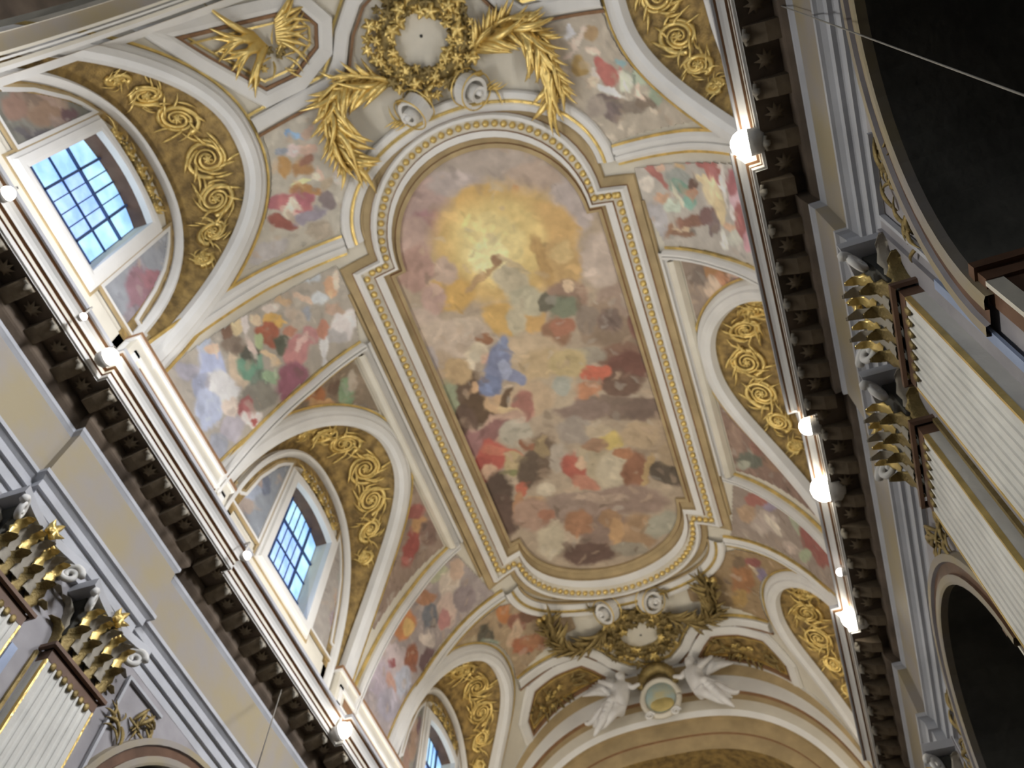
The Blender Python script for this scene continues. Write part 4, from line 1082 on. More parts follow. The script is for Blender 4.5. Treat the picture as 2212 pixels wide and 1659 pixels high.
frond(1, idm, LEAF, 'bright gilded palm frond sweeping right from the near wreath', False)
frond(-1, mirr, LEAFD, 'dark gilded leafy garland left of the far wreath', True)
frond(1, mirr, LEAFD, 'dark gilded leafy garland right of the far wreath', True)
# white scroll volutes
def volute_mesh(name, r, width, m):
    V = []; F = []; turns = 1.9; n = 46
    rows = []
    for i in range(n):
        t = i / (n - 1); a = turns * 2 * math.pi * t; ro = r * (1 - 0.80 * t); ri = max(ro - r * 0.20, 0.01 * r); wdt = width * (0.40 + 0.95 * t)
        ca, sa = math.cos(a), math.sin(a)
        rows.append([(-wdt, ro * ca, ro * sa), (wdt, ro * ca, ro * sa), (wdt * .9, ri * ca, ri * sa), (-wdt * .9, ri * ca, ri * sa)])
    V = [p for row in rows for p in row]; F = grid_faces(n, 4, False, True); F += [(0, 1, 2, 3), tuple((n - 1) * 4 + k for k in (3, 2, 1, 0))]
    return raw_mesh(name, V, F, m, False)
VOL = volute_mesh('scroll', 0.130 * U, 0.095 * U, 'white'); 
for (yc, dk) in ((0.91, False), (6.02, True)):
    for sd in (-1, 1):
        e = empty('scroll_volute', tuple(vp(sd * 0.235, yc, 0)), '%s white stucco scroll with gilt trim below the %s wreath' % ('left' if sd < 0 else 'right', 'far' if dk else 'near'), 'scroll', 'stucco scrolls of the central frame')
        M = vframe(sd * 0.225, yc, 0.11) @ Matrix.Rotation(sd * 0.5 * (-1 if dk else 1), 4, 'Z') @ Matrix.Rotation(-sd * 0.75, 4, 'Y'); inst('coil', VOL, M, e)
        core = raw_mesh('eye', *tube_vf([(-0.115 * U, 0, 0), (0.115 * U, 0, 0)], 0.022 * U, 10), 'white'); inst('eye', core, M, e)
        for q in (-1, 1):
            ringv = [(q * 0.060 * U, 0.133 * U * math.cos(t), 0.133 * U * math.sin(t)) for t in np.linspace(0, 2 * math.pi, 25)]
            inst('gilt_edge', raw_mesh('gilt_edge', *tube_vf(ringv, 0.006 * U, 5), 'gilt'), M, e)
        for q in range(5): place((LEAFD if dk else LEAF)[q % 4], sd * (0.30 + 0.02 * q), yc + (0.05 if not dk else -0.05), 0.06, (0 if sd > 0 else math.pi) + (q - 2) * 0.45, 'leaf', e, 0.5)
# gilt bars joining the scrolls to the wreath
for yc, sg, mm in ((0.83, 1, 'gilt'), (6.10, -1, 'gilt_dark')):
    for sd in (-1, 1):
        P = vp(np.array([sd * 0.02, sd * 0.10, sd * 0.20, sd * 0.34]), np.array([yc - 0.04 * sg, yc, yc + 0.01 * sg, yc + 0.0]), 0.07); v, f = tube_vf(P, 0.02, 6)
        tag(mesh_obj('gilt_ribbon', v, f, mm, None, True), '%s gilt ribbon between the %s scroll and wreath' % ('left' if sd < 0 else 'right', 'near' if sg > 0 else 'far'), 'ribbon', 'gilt ribbons')

def relief(e, cs, cy, sd, leafs, n, rx, ry, seed, scale=1.0):
    r_ = random.Random(seed)
    for i in range(n):
        a = r_.uniform(0, 2 * math.pi); rr = math.sqrt(r_.random())
        place(leafs[r_.randrange(4)], cs + rx * rr * math.cos(a), cy + ry * rr * math.sin(a), 0.02 + 0.03 * (1 - rr), a + r_.uniform(-.6, .6), 'leaf', e, scale * r_.uniform(.5, .95))
    for i in range(n // 3):
        a = r_.uniform(0, 2 * math.pi); rr = math.sqrt(r_.random()); place(FLOW[r_.randrange(3)], cs + rx * .8 * rr * math.cos(a), cy + ry * .8 * rr * math.sin(a), 0.03, a, 'flower', e, 0.8)
for sd in (-1, 1):
    e = shaped_panel(PU, sd, 'cream shaped panel with gilt winged relief at the %s near end of the vault' % SIDE[sd], 'cream')
    # two wings and a tail of gilt blades with foliage below
    for k in range(11):
        t = k / 10; place(LEAF[k % 4], sd * (0.98 - 0.05 * t + 0.0), 0.16 - 0.12 * t, 0.035, (math.pi if sd > 0 else 0) + sd * (0.5 - 0.9 * t) * -1, 'feather', e, 0.95)
        place(LEAF[(k + 2) % 4], sd * (1.05 + 0.05 * t), 0.17 - 0.10 * t, 0.035, (0 if sd > 0 else math.pi) + sd * (0.45 - 0.8 * t), 'feather', e, 1.35)
    relief(e, sd * 1.05, 0.24, sd, LEAF, 22, 0.20, 0.13, 11, 0.6)
    e = shaped_panel(PB, sd, 'ochre shaped panel with gilt foliage at the %s far end of the vault' % SIDE[sd], 'gold_ground')
    relief(e, sd * 1.05, 6.84, sd, LEAFD, 30, 0.36, 0.14, 12, 0.8)

# ------------------------------------------------------------------ clerestory walls, windows and their painted panels
OW, OZ0, OZ1, ORISE = 0.300, 4.35, 5.19, 0.06
win_n = 0
PANEL_LABEL = {(-1, 0, 0): ('w1a', 'dim brownish painted wall panel on the near side of the upper left window'),
               (-1, 0, 1): ('w1b', 'painted wall panel with rose robed figure beyond the upper left window'),
               (-1, 1, 0): ('w2a', 'small blue grey painted wall panel on the near side of the middle left window'),
               (-1, 1, 1): ('w2b', 'narrow pale painted wall panel on the far side of the middle left window')}
def wall_arch_z(c, y, inset=0.0):
    """height of the wall arch above y (inset inwards)."""
    a, zt = WA - inset, WZT - inset; lo, hi = WZB, zt
    if abs(y - c) >= a + 0.1: return WZB
    best = WZB
    for z in np.linspace(WZB, zt, 60):
        t = (z - WZB) / (zt - WZB); hw = a * max(0.0, 1 - t ** LQ) ** (1 / LQ)
        if abs(y - c - lean(z) * 0.77) <= hw: best = z
    return best
for sd in (-1, 1):
    Wc = empty('wall_clerestory_' + SIDE[sd], (sd * WX, 3.2, 3.77), kind='structure')
    for k, c in enumerate(LUN):
        wc = c + 0.03; win_n += 1
        def head(y): return OZ1 + ORISE * (1 - ((y - wc) / OW) ** 2)
        yl = list(np.linspace(c - WA, wc - OW, 10)); ym = list(np.linspace(wc - OW, wc + OW, 9)); yr = list(np.linspace(wc + OW, c + WA + 0.1, 11))
        X = lambda y, z, o=0.0: (sd * (WX - o), y, z)
        for ys_, lo in ((yl, lambda y: 3.77), (yr, lambda y: 3.77), (ym, head)):
            loft('wall_field', [[X(y, lo(y)) for y in ys_], [X(y, max(lo(y), wall_arch_z(c, y)) + 0.02) for y in ys_]], 'cream', Wc)
        loft('wall_sill', [[X(y, 3.77) for y in ym], [X(y, OZ0) for y in ym]], 'white', Wc)
        # window: reveal, frame, bars and panes
        Wn = empty('window_%d' % win_n, (sd * WX, wc, OZ0), kind='structure')
        outl = [(wc - OW, OZ0), (wc + OW, OZ0)] + [(y, head(y)) for y in reversed(ym)]
        n_ = len(outl); loft('reveal', [[X(y, z) for y, z in outl[-1:] + outl[:3]], [X(y, z, -0.10) for y, z in outl[-1:] + outl[:3]]], 'cream', Wn); loft('reveal_head', [[X(y, z) for y, z in outl[2:]], [X(y, z, -0.10) for y, z in outl[2:]]], 'red_marble', Wn)  # brown head mixes its gilt-brown tone with shade put into the colour
        def offs(d): return [(wc - OW - d, OZ0 - d), (wc + OW + d, OZ0 - d)] + [(wc + (y - wc) * (1 + d / OW), head(y) + d) for y in reversed(ym)]
        loft('frame', [[X(y, z, o) for y, z in offs(d)] for d, o in ((0.0, 0.0), (0.0, 0.045), (0.02, 0.05), (0.06, 0.05), (0.065, 0.03), (0.085, 0.03), (0.09, 0.0))], 'white', Wn, False, True)
        loft('gilt_edge', [[X(y, z, o) for y, z in offs(d)] for d, o in ((0.09, 0.0), (0.09, 0.018), (0.105, 0.018), (0.105, 0.0))], 'ochre', Wn, False, True)
        xs_ = [wc - OW, wc - OW * 0.52, wc + OW * 0.52, wc + OW]; zs_ = [OZ0, 4.60, 4.98, 5.26]
        zsx = [OZ0, OZ0 + 0.20, OZ0 + 0.62, OZ1 + ORISE]
        b_ = 0.006
        for i in range(3):
            for j in range(3):
                cols = 2 if i == 1 and j != 1 else 1
                for q in range(cols):
                    y0 = xs_[i] + (xs_[i + 1] - xs_[i]) * q / cols + b_; y1 = xs_[i] + (xs_[i + 1] - xs_[i]) * (q + 1) / cols - b_
                    z0_, z1_ = zsx[j] + b_, zsx[j + 1] - b_
                    rows_ = 1
                    if (i != 1 and j == 1): rows_ = 2
                    for r in range(rows_):
                        za = z0_ + (z1_ - z0_) * r / rows_ + (b_ if r else 0); zb = z0_ + (z1_ - z0_) * (r + 1) / rows_ - (0 if r == rows_ - 1 else 0)
                        yy = np.linspace(y0, y1, 5); top = [min(zb, head(y) - 0.005) if j == 2 else zb for y in yy]
                        loft('pane', [[X(y, za, -0.092) for y in yy], [X(y, t, -0.092) for y, t in zip(yy, top)]], 'glass' if (i == 1 and j == 1) else ('glass_border' if j == 2 or (j == 1 and i != 1) else 'glass'), Wn)
        for yv in xs_[1:3]: box('bar', X(yv - 0.007, OZ0, -0.10), X(yv + 0.007, OZ1 + 0.06, -0.075), 'lead', Wn)
        for zv in zsx[1:3]: box('bar', X(wc - OW, zv - 0.007, -0.10), X(wc + OW, zv + 0.007, -0.075), 'lead', Wn)
        for zv in (OZ0 + 0.41,): box('thin_bar', X(wc - OW, zv - 0.004, -0.10), X(wc + OW, zv + 0.004, -0.08), 'lead', Wn)
        for yv in (wc, wc - OW * .26, wc + OW * .26): box('thin_bar', X(yv - 0.003, OZ0, -0.10), X(yv + 0.003, OZ1 + 0.06, -0.085), 'lead', Wn)
        loft('backing', [[X(y, OZ0, -0.105) for y in ym], [X(y, head(y), -0.105) for y in ym]], 'lead', Wn)
        # arch moulding on the wall and white jamb strips
        Bc = np.array(arch_curve(c, WA - 0.02, WZB, WZT - 0.02, 48, 3.77, 0.10)); cc_ = np.array([c + 0.05, 4.7])
        def inset(d): v = Bc - cc_; l = np.linalg.norm(v, axis=1)[:, None]; return Bc - v / l * d
        loft('arch_moulding', [[X(y, z, o) for y, z in inset(d)] for d, o in ((-0.01, 0.0), (-0.01, 0.05), (0.012, 0.06), (0.025, 0.045), (0.04, 0.02), (0.045, 0.0))], 'white', Wc)
        loft('arch_ochre_band', [[X(y, z, o) for y, z in inset(d)] for d, o in ((0.045, 0.012), (0.105, 0.012), (0.11, 0.0))], 'gold_ground', Wc)
        # painted panels beside the window
        for q, (ya, yb) in enumerate(((c - WA + 0.06, wc - OW - 0.115), (wc + OW + 0.115, c + WA + 0.0))):
            key, lab = PANEL_LABEL.get((sd, k, q), ('w1b' if q else 'w1a', 'painted wall panel on the %s side of the %s %s window' % ('far' if q else 'near', ('upper', 'middle', 'far')[k], SIDE[sd])))
            yy = np.linspace(ya, yb, 8); poly = [(ya, 4.40), (yb, 4.40)] + [(y, max(4.5, wall_arch_z(c, y, 0.12))) for y in reversed(yy)]
            y_shift = 0.0
            ref = {'w1a': (LUN[0]), 'w1b': LUN[0], 'w2a': LUN[1], 'w2b': LUN[1]}[key]; dsh = ref - c
            P = np.asarray(poly, float)
            o = patch('wall_painting', [(a + dsh, b) for a, b in poly], key, lambda a, b: np.stack([0 * a + sd * (WX - 0.008), a - dsh, b], 1), 0.014)
            tag(o, lab, 'painting', 'painted panels beside the clerestory windows')
            pl = densify(poly, 0.08, True)
            for d0, d1, mm in ((0.0, 0.022, 'white'), (0.022, 0.040, 'ochre')):
                N = offset_path(pl, True); sg = -1 if sum(pl[i][0] * pl[(i + 1) % len(pl)][1] - pl[(i + 1) % len(pl)][0] * pl[i][1] for i in range(len(pl))) > 0 else 1
                loft('panel_frame', [[X(y, z, oo) for y, z in pl + N * sg * d] for d, oo in ((d0, 0.006), (d0, 0.022), (d1, 0.022), (d1, 0.006))], mm, Wc, False, True)
        # gilt mask and shells over the window head
        e = empty('gilt_cresting', (sd * WX, wc, OZ1 + 0.15), 'gilt shell cresting over the head of the %s %s window' % (('upper', 'middle', 'far')[k], SIDE[sd]), 'ornament', 'gilt crestings over the windows')
        r_ = random.Random(k)
        base = Matrix(((0, 0, -sd), (1, 0, 0), (0, 1, 0))).to_4x4()
        for i in range(13):
            t = (i - 6) / 6; M = base.copy(); M.translation = Vector(pt(sd * (WX - 0.03), wc + 0.25 * t, OZ1 + 0.20 - 0.05 * t * t))
            inst('shell', FLOW[i % 3], M, e)
            if i % 2 == 0: inst('leaf', LEAF[i % 4], M @ Matrix.Rotation(math.pi / 2 - t, 4, 'Z') @ Matrix.Scale(0.42, 4), e)
        # gilt scrolls on the lunette soffit
        e = empty('gilt_scrollwork', (sd * 1.7, c, 5.6), 'gilt acanthus scrolls on the curved soffit over the %s %s window' % (('upper', 'middle', 'far')[k], SIDE[sd]), 'ornament', 'gilt scrollwork of the lunettes')
        A = np.array(arch_curve(c, LA, LB, LT, 48)); B = np.array(arch_curve(c, WA, WZB, WZT, 48, None, 0.10))
        a3 = vp(np.array([s_of_z(z) for z in A[:, 1]]), A[:, 0], -0.03); b3 = np.stack([0 * B[:, 0] + WX, B[:, 0], B[:, 1]], 1)
        cen = np.array([1.5, c, 4.6])
        def lsurf(fa, t, h):
            i = np.clip(fa, 0, 1) * 48; i0 = np.minimum(np.floor(i).astype(int), 47); f_ = (i - i0)[:, None]
            pa = a3[i0] * (1 - f_) + a3[i0 + 1] * f_; pb = b3[i0] * (1 - f_) + b3[i0 + 1] * f_
            tt = t[:, None]; p = pa + (pb - pa) * tt + np.array([0, 0, 1]) * 0.05 * np.sin(math.pi * tt)
            d = cen - p; d[:, 0] *= 0.3; d /= np.linalg.norm(d, axis=1)[:, None]
            return (p + d * h) * np.array([sd, 1, 1])
        for (fa, t0, r, dirn, tn) in ((0.515, 0.44, 0.155, 1, 1.7), (0.42, 0.48, 0.135, -1, 1.6), (0.605, 0.46, 0.14, -1, 1.6), (0.685, 0.46, 0.11, 1, 1.4), (0.34, 0.48, 0.11, 1, 1.4), (0.75, 0.46, 0.075, -1, 1.2), (0.275, 0.46, 0.075, -1, 1.2)):
            i = min(47, int(fa * 48)); dep = np.linalg.norm(a3[i] - b3[i]); alen = 48 * np.linalg.norm(a3[min(i + 1, 48)] - a3[i])
            for ph, rs, thk in ((0, 1.0, 0.020), (math.pi, 0.92, 0.014)):
                ang = np.linspace(0, tn * 2 * math.pi, 34); rad = r * rs * (1 - 0.85 * ang / ang[-1])
                P = lsurf(fa + rad * np.cos(dirn * ang + ph) / alen, np.clip(t0 + rad * np.sin(dirn * ang + ph) / dep, 0.04, 0.96), 0.015)
                v, f = tube_vf(P, np.linspace(thk, thk * 0.55, len(P)), 5); mesh_obj('scroll', v, f, 'gilt', e, True)
            # rosette in the eye of each scroll and leaves around it
            p0 = lsurf(np.array([fa]), np.array([t0]), 0.02)[0]; px = lsurf(np.array([fa + 0.01]), np.array([t0]), 0.02)[0]; pq = lsurf(np.array([fa]), np.array([t0 + 0.05]), 0.02)[0]
            ex = Vector(px - p0).normalized(); ey = Vector(pq - p0); ey = (ey - ex * ey.dot(ex)).normalized(); ez = ex.cross(ey)
            dn = Vector((cen - p0 * np.array([sd, 1, 1])) * np.array([0.3 * sd, 1, 1]))
            if ez.dot(dn) < 0: ez = -ez; ey = -ey
            M0 = Matrix((ex, ey, ez)).transposed().to_4x4(); M0.translation = Vector(pt(*p0)); inst('rosette', FLOW[1], M0 @ Matrix.Scale(0.9, 4), e)
            for q in range(12):
                aa = 2 * math.pi * q / 12 + fa * 7
                inst('leaf', LEAF[q % 4], M0 @ Matrix.Rotation(aa, 4, 'Z') @ Matrix.Translation((r * U * (0.55 + 0.25 * (q % 2)), 0, 0)) @ Matrix.Rotation(1.35 * dirn, 4, 'Z') @ Matrix.Scale(0.40 * r / 0.11, 4), e)

# ------------------------------------------------------------------ fluted pilasters
def pil_mesh():
    """shaft section across y (width 0.35u), extruded in z; face towards -x... local: y across, x out of the wall."""
    w2 = 0.175; nfl = 7; edge = 0.028; pitch = (2 * w2 - 2 * edge) / nfl; prof = [(0.0, -w2), (0.076, -w2)]
    for i in range(nfl):
        y0 = -w2 + edge + pitch * i; fil = pitch * 0.14
        prof.append((0.076, y0 + fil))
        for j in range(1, 6): t = math.pi * j / 6; prof.append((0.076 - 0.011 * math.sin(t), y0 + fil + (pitch - 2 * fil) * (1 - math.cos(t)) / 2))
        prof.append((0.076, y0 + pitch - fil))
    prof += [(0.076, w2), (0.0, w2)]; return prof
PPROF = pil_mesh()
ZN = 2.58
ACL = []
def acanthus(L, Wd, bend, m):
    """capital leaf: rises along +z from the bell, curls outwards along +x at the tip."""
    V = []; n = 8
    for i in range(n):
        t = i / (n - 1); w_ = Wd * (0.75 + 0.35 * math.sin(math.pi * t)) * (1 - 0.55 * t ** 3)
        z = L * (t if t < 0.75 else 0.75 + (t - 0.75) * 0.3 - 0.9 * (t - 0.75) ** 2 * 2); x = bend * L * (t ** 3.2) + 0.02 * L
        for q, s_ in ((-1, 0.0), (-0.5, 0.10), (0, 0.02), (0.5, 0.10), (1, 0.0)):
            jag = 1 + 0.18 * (-1) ** i * abs(q); V.append((x + s_ * Wd * 1.2, q * w_ * jag, z))
    F = grid_faces(n, 5); o = len(V); V2 = [(x - 0.15 * Wd, y, z) for x, y, z in V]
    F += [tuple(i + o for i in reversed(f)) for f in grid_faces(n, 5)]
    for i in range(n - 1): F += [(i * 5, i * 5 + o, (i + 1) * 5 + o, (i + 1) * 5), (i * 5 + 4, (i + 1) * 5 + 4, (i + 1) * 5 + 4 + o, i * 5 + 4 + o)]
    F.append(((n - 1) * 5, (n - 1) * 5 + o, (n - 1) * 5 + 4 + o, (n - 1) * 5 + 4))
    return raw_mesh('acanthus_leaf', V + V2, F, m)
AC = [acanthus(0.15 * U, 0.034 * U, 0.55, 'gilt_dark'), acanthus(0.23 * U, 0.030 * U, 0.45, 'drop'), acanthus(0.12 * U, 0.026 * U, 0.6, 'gilt')]
def spiral_vf(r, turns, thk, n=30):
    ang = np.linspace(0, turns * 2 * math.pi, n); rad = r * (1 - 0.82 * ang / ang[-1]); P = np.stack([rad * np.cos(ang), 0.6 * thk * ang / ang[-1], rad * np.sin(ang)], 1); return tube_vf(P, np.linspace(thk, thk * .6, n), 6)
VOLC = raw_mesh('corner_volute', *spiral_vf(0.052 * U, 1.7, 0.017 * U), 'white'); VOLG = raw_mesh('inner_volute', *spiral_vf(0.036 * U, 1.5, 0.012 * U), 'gilt')
def capital(P, sd, xf, yc):
    """Corinthian capital between z=2.58 and 2.925 on a pilaster whose face is at x=xf."""
    cap = mesh_obj('capital', *(lambda rows: (np.array(rows).reshape(-1, 3), grid_faces(len(rows), 4) + [(0, 1, 2, 3)]))([[(sd * 1.85, yc - w_, z), (sd * (xf - o), yc - w_, z), (sd * (xf - o), yc + w_, z), (sd * 1.85, yc + w_, z)] for z, w_, o in ((2.60, 0.165, -0.005), (2.70, 0.16, -0.005), (2.82, 0.165, 0.0), (2.87, 0.185, 0.02))]), 'chapel', P)  # bell coloured dark for the shade in the gaps between leaves
    neck = [(sd * 1.85, yc - 0.185), (sd * (xf - 0.012), yc - 0.185), (sd * (xf - 0.012), yc + 0.185), (sd * 1.85, yc + 0.185)]
    loft('astragal', [[(x + (-sd * o if abs(x) < 1.84 else 0), y + (o if y > yc else -o), z) for x, y in neck] for z, o in ((2.575, 0.0), (2.582, 0.012), (2.60, 0.012), (2.607, 0.0))], 'red_marble', cap)
    # abacus with concave front
    t_ = np.linspace(-1, 1, 13); front = [(sd * (xf - 0.085 - 0.0 + 0.05 * (1 - abs(t) ** 1.6)), yc + 0.235 * t) for t in t_]
    top = [(sd * 1.85, yc - 0.235)] + front + [(sd * 1.85, yc + 0.235)]; n = len(top)
    V = [(x, y, z) for z in (2.882, 2.926) for x, y in top]; Fc = [tuple(range(n)), tuple(range(2 * n - 1, n - 1, -1))] + [(i, i + 1, i + 1 + n, i + n) for i in range(n - 1)]
    mesh_obj('abacus', V, Fc, 'grey_stone', cap)
    for row, (z0, off, lst, me_) in enumerate(((2.605, 0.0, (-0.135, -0.045, 0.045, 0.135), AC[0]), (2.64, 0.012, (-0.09, 0.0, 0.09), AC[1]), (2.73, 0.03, (-0.13, -0.05, 0.05, 0.13), AC[2]))):
        for dy in lst:
            M = Matrix.Translation(pt(sd * (xf - off), yc + dy, z0)) @ Matrix.Rotation(math.pi if sd > 0 else 0, 4, 'Z'); inst('leaf', me_, M, cap)
    for q in (-1, 1):  # side leaves and volutes
        for z0, me_ in ((2.605, AC[0]), (2.66, AC[1])):
            inst('leaf', me_, Matrix.Translation(pt(sd * (xf + 0.04), yc + q * 0.168, z0)) @ Matrix.Rotation(q * math.pi / 2, 4, 'Z'), cap)
        M = Matrix.Translation(pt(sd * (xf - 0.055), yc + q * 0.185, 2.838)) @ Matrix.Rotation((math.pi if sd > 0 else 0) + q * math.pi / 4 * (1 if sd < 0 else -1), 4, 'Z'); inst('volute', VOLC, M, cap)
        M = Matrix.Translation(pt(sd * (xf - 0.03), yc + q * 0.045, 2.845)) @ Matrix.Rotation(math.pi / 2, 4, 'Z'); inst('volute', VOLG, M, cap)
    inst('flower', FLOW[0], Matrix.Translation(pt(sd * (xf - 0.05), yc, 2.905)) @ Matrix(((0, 0, -sd), (1, 0, 0), (0, 1, 0))).to_4x4(), cap)
    return cap
for sd in (-1, 1):
    for pi_, (ra, rb) in enumerate(RESS[1:]):
        box('pier_backing', (sd * 1.835, ra - 0.06, FLOOR), (sd * 1.86, rb + 0.06, 2.93), 'pier_marble', bpy.data.objects['wall_' + SIDE[sd]])
        for j, yc in enumerate((ra + 0.185, rb - 0.185)):
            wh = 'near' if j == 0 else 'far'; wp = ('nearer', 'farther')[pi_]
            P = empty('fluted_pilaster', (sd * 1.85, yc, FLOOR), '%s fluted pilaster with gilt leafy capital on the %s %s pier' % (wh, wp, SIDE[sd]), 'pilaster', 'fluted pilasters of the nave')
            zs_ = (FLOOR, 2.50, 2.575)
            loft('shaft', [[(sd * (1.85 - px), yc + py, z) for px, py in PPROF] for z in (FLOOR, 2.525)], 'shaft', P)
            loft('neck_band', [[(sd * (1.85 - px), yc + py, z) for px, py in ((0, -0.175), (0.078, -0.175), (0.078, 0.175), (0, 0.175))] for z in (2.525, 2.58)], 'red_marble', P)
            # small rounded flute heads under the neck
            for i in range(7):
                yy = yc - 0.175 + 0.028 + (0.35 - 0.056) / 7 * (i + 0.5)
                v, f = uv_sphere(0.017, 8, 5, 0.5, 1, 1.2); mesh_obj('flute_head', np.array(v) + np.array([sd * (1.85 - 0.076), yy, 2.522]), f, 'gilt_dark', P, True)
            for q in (-1, 1): box('gilt_edge', (sd * 1.772, yc + q * 0.1755, FLOOR), (sd * 1.79, yc + q * 0.166, 2.525), 'gilt', P)
            capital(P, sd, 1.774, yc)
        yb = (ra + rb) / 2
        box('blue_strip', (sd * 1.828, yb - 0.05, FLOOR), (sd * 1.835, yb - 0.01, 2.50), 'blue_reflection', bpy.data.objects['wall_' + SIDE[sd]])
        for q in (-1, 1): box('strip_fillet', (sd * 1.820, yb + q * 0.07 - 0.008, FLOOR), (sd * 1.835, yb + q * 0.07 + 0.008, 2.56), 'gilt_dark', bpy.data.objects['wall_' + SIDE[sd]])
        yb2 = ra - 0.035
        box('blue_strip', (sd * 1.828, yb2 - 0.045, FLOOR), (sd * 1.838, yb2 - 0.012, 2.42), 'blue_reflection', bpy.data.objects['wall_' + SIDE[sd]])
    # gilt reliefs in the spandrels of the chapel arches
    for k, c in enumerate(CH):
        for q in (-1, 1):
            e = empty('spandrel_relief', (sd * 1.85, c + q * 0.72, 2.6), 'gilt foliage relief in the %s spandrel of the %s %s chapel arch' % ('near' if q < 0 else 'far', ('nearest', 'second', 'third')[k], SIDE[sd]), 'ornament', 'gilt spandrel reliefs')
            base = Matrix(((0, 0, -sd), (1, 0, 0), (0, 1, 0))).to_4x4(); r_ = random.Random(k * 7 + q)
            for i in range(24):
                t = r_.random(); yy = c + q * (0.50 + 0.30 * t); zz = 2.80 - 0.26 * t * r_.uniform(.4, 1.0)
                M = base.copy(); M.translation = Vector(pt(sd * 1.84, yy, zz)); inst('leaf', LEAFD[i % 4], M @ Matrix.Rotation(r_.uniform(0, 6.3), 4, 'Z') @ Matrix.Scale(r_.uniform(.3, .6), 4), e)
            # slim frame line of the spandrel panel
            P3 = [(sd * 1.84, c + q * 0.79, 2.86), (sd * 1.84, c + q * 0.79, 2.40)]
            box('frame_line', (sd * 1.845, c + q * 0.785, 2.30), (sd * 1.828, c + q * 0.80, 2.86), 'grey_stone', e); box('frame_line', (sd * 1.845, c + q * 0.50, 2.86), (sd * 1.828, c + q * 0.80, 2.875), 'grey_stone', e)

# ------------------------------------------------------------------ floodlights on the cornice
def lamp(sd, x, y, z, r, label, power, small=False):
    e = empty('floodlight', (sd * x, y, z), label, 'floodlight', 'floodlights along the cornice')
    v, f = uv_sphere(r, 14, 9); mesh_obj('lens', np.array(v) + np.array([sd * x, y, z]), f, 'lamp_glow_small' if small else 'lamp_glow', e, True)
    P = [(sd * (x + 0.015), y, z - r * 0.6), (sd * (x + 0.03), y, z - r * 1.0), (sd * (x + 0.05), y, z - r * 1.3)]
    v, f = tube_vf([(sd * (x + r * .3), y, z - r * .2), (sd * (x + r * 1.1), y, z - r * .35), (sd * (x + r * 1.5), y, z - r * .5)], [r * 1.02, r * .95, r * .5], 12); mesh_obj('housing', v, f, 'lamp_body', e, True)
    box('bracket', (sd * (x + r * .7), y - r * .22, z), (sd * (x + r * 1.0), y + r * .22, 3.75), 'lamp_body', e)
    box('arm', (sd * (x + r * .7), y - r * .15, 3.742), (sd * 1.60, y + r * .15, 3.752), 'lamp_body', e)
    d = bpy.data.lights.new('lamp_light', 'SPOT'); d.energy = power; d.color = (1.0, 0.88, 0.68); d.spot_size = math.radians(100); d.spot_blend = 0.6; d.shadow_soft_size = 0.15
    o = bpy.data.objects.new('lamp_light', d); COL.objects.link(o); p = Vector(pt(sd * (x - 0.06 - r), y, z + 0.16)); o.location = p
    o.rotation_euler = (Vector(pt(-sd * 0.6, y, 6.2)) - p).to_track_quat('-Z', 'Y').to_euler()
LP = 120.0
lamp(-1, 1.523, 1.118, 3.63, 0.042, 'round floodlight at the corner of the left cornice below the rose robed wall painting', LP)
lamp(-1, 1.528, 0.895, 3.63, 0.018, 'tiny lamp on the left cornice just before the round corner floodlight', LP * .2, True)
lamp(-1, 1.517, 0.277, 3.63, 0.032, 'lamp on the left cornice below the upper left window', LP * .6)
lamp(-1, 1.465, 2.430, 3.63, 0.024, 'small lamp on the left cornice below the middle left window', LP * .3, True)
lamp(-1, 1.541, 3.888, 3.63, 0.050, 'large floodlight at the far left cornice corner, lowest on the left', LP)
lamp(1, 1.563, 1.086, 3.63, 0.058, 'large floodlight at the upper right cornice corner', LP)
lamp(1, 1.581, 2.549, 3.63, 0.044, 'floodlight on the right cornice under the middle right lunette', LP)
lamp(1, 1.596, 2.951, 3.63, 0.068, 'largest and brightest floodlight on the right cornice', LP * 1.3)
lamp(1, 1.591, 3.534, 3.63, 0.022, 'tiny lamp on the right cornice between two large floodlights', LP * .2, True)
lamp(1, 1.603, 3.890, 3.63, 0.060, 'large floodlight at the farthest right cornice corner', LP)

# ------------------------------------------------------------------ arms and stucco angels over the far arch
AY = 6.98
arms = empty('coat_of_arms', (0.04, AY, 5.80), 'round painted coat of arms under a gilt canopy over the far arch', 'coat of arms')
def disc(name, cx, cz, rx, rz, y, m, bulge=0.04, n=28, parent=None):
    V = [(cx, y - bulge, cz)]; F = []
    for k, (f, b) in enumerate(((0.5, 0.8), (0.85, 0.45), (1.0, 0.0))):
        for i in range(n): a = 2 * math.pi * i / n; V.append((cx + rx * f * math.cos(a), y - bulge * b, cz + rz * f * math.sin(a)))
    for i in range(n):
        j = (i + 1) % n; F.append((0, 1 + j, 1 + i))
        for k in range(2): F.append((1 + k * n + i, 1 + k * n + j, 1 + (k + 1) * n + j, 1 + (k + 1) * n + i))
    return mesh_obj(name, V, F, m, parent, True)
mat('arms_blue', (0.38, 0.52, 0.55), 0.6, col2=(0.55, 0.52, 0.32), scale=1.3); mat('arms_gold', (0.62, 0.50, 0.20), 0.5, var=0.3, scale=2)
disc('shield', 0.04, 6.03, 0.165, 0.20, AY, 'arms_blue', 0.05, 28, arms)
disc('lower_field', 0.05, 5.93, 0.12, 0.085, AY - 0.035, 'arms_gold', 0.02, 20, arms)
v, f = tube_vf([(0.04 + 0.185 * math.cos(t), AY - 0.01, 6.03 + 0.22 * math.sin(t)) for t in np.linspace(0, 2 * math.pi, 40)], 0.030, 8); mesh_obj('scroll_border', v, f, 'cream', arms, True)
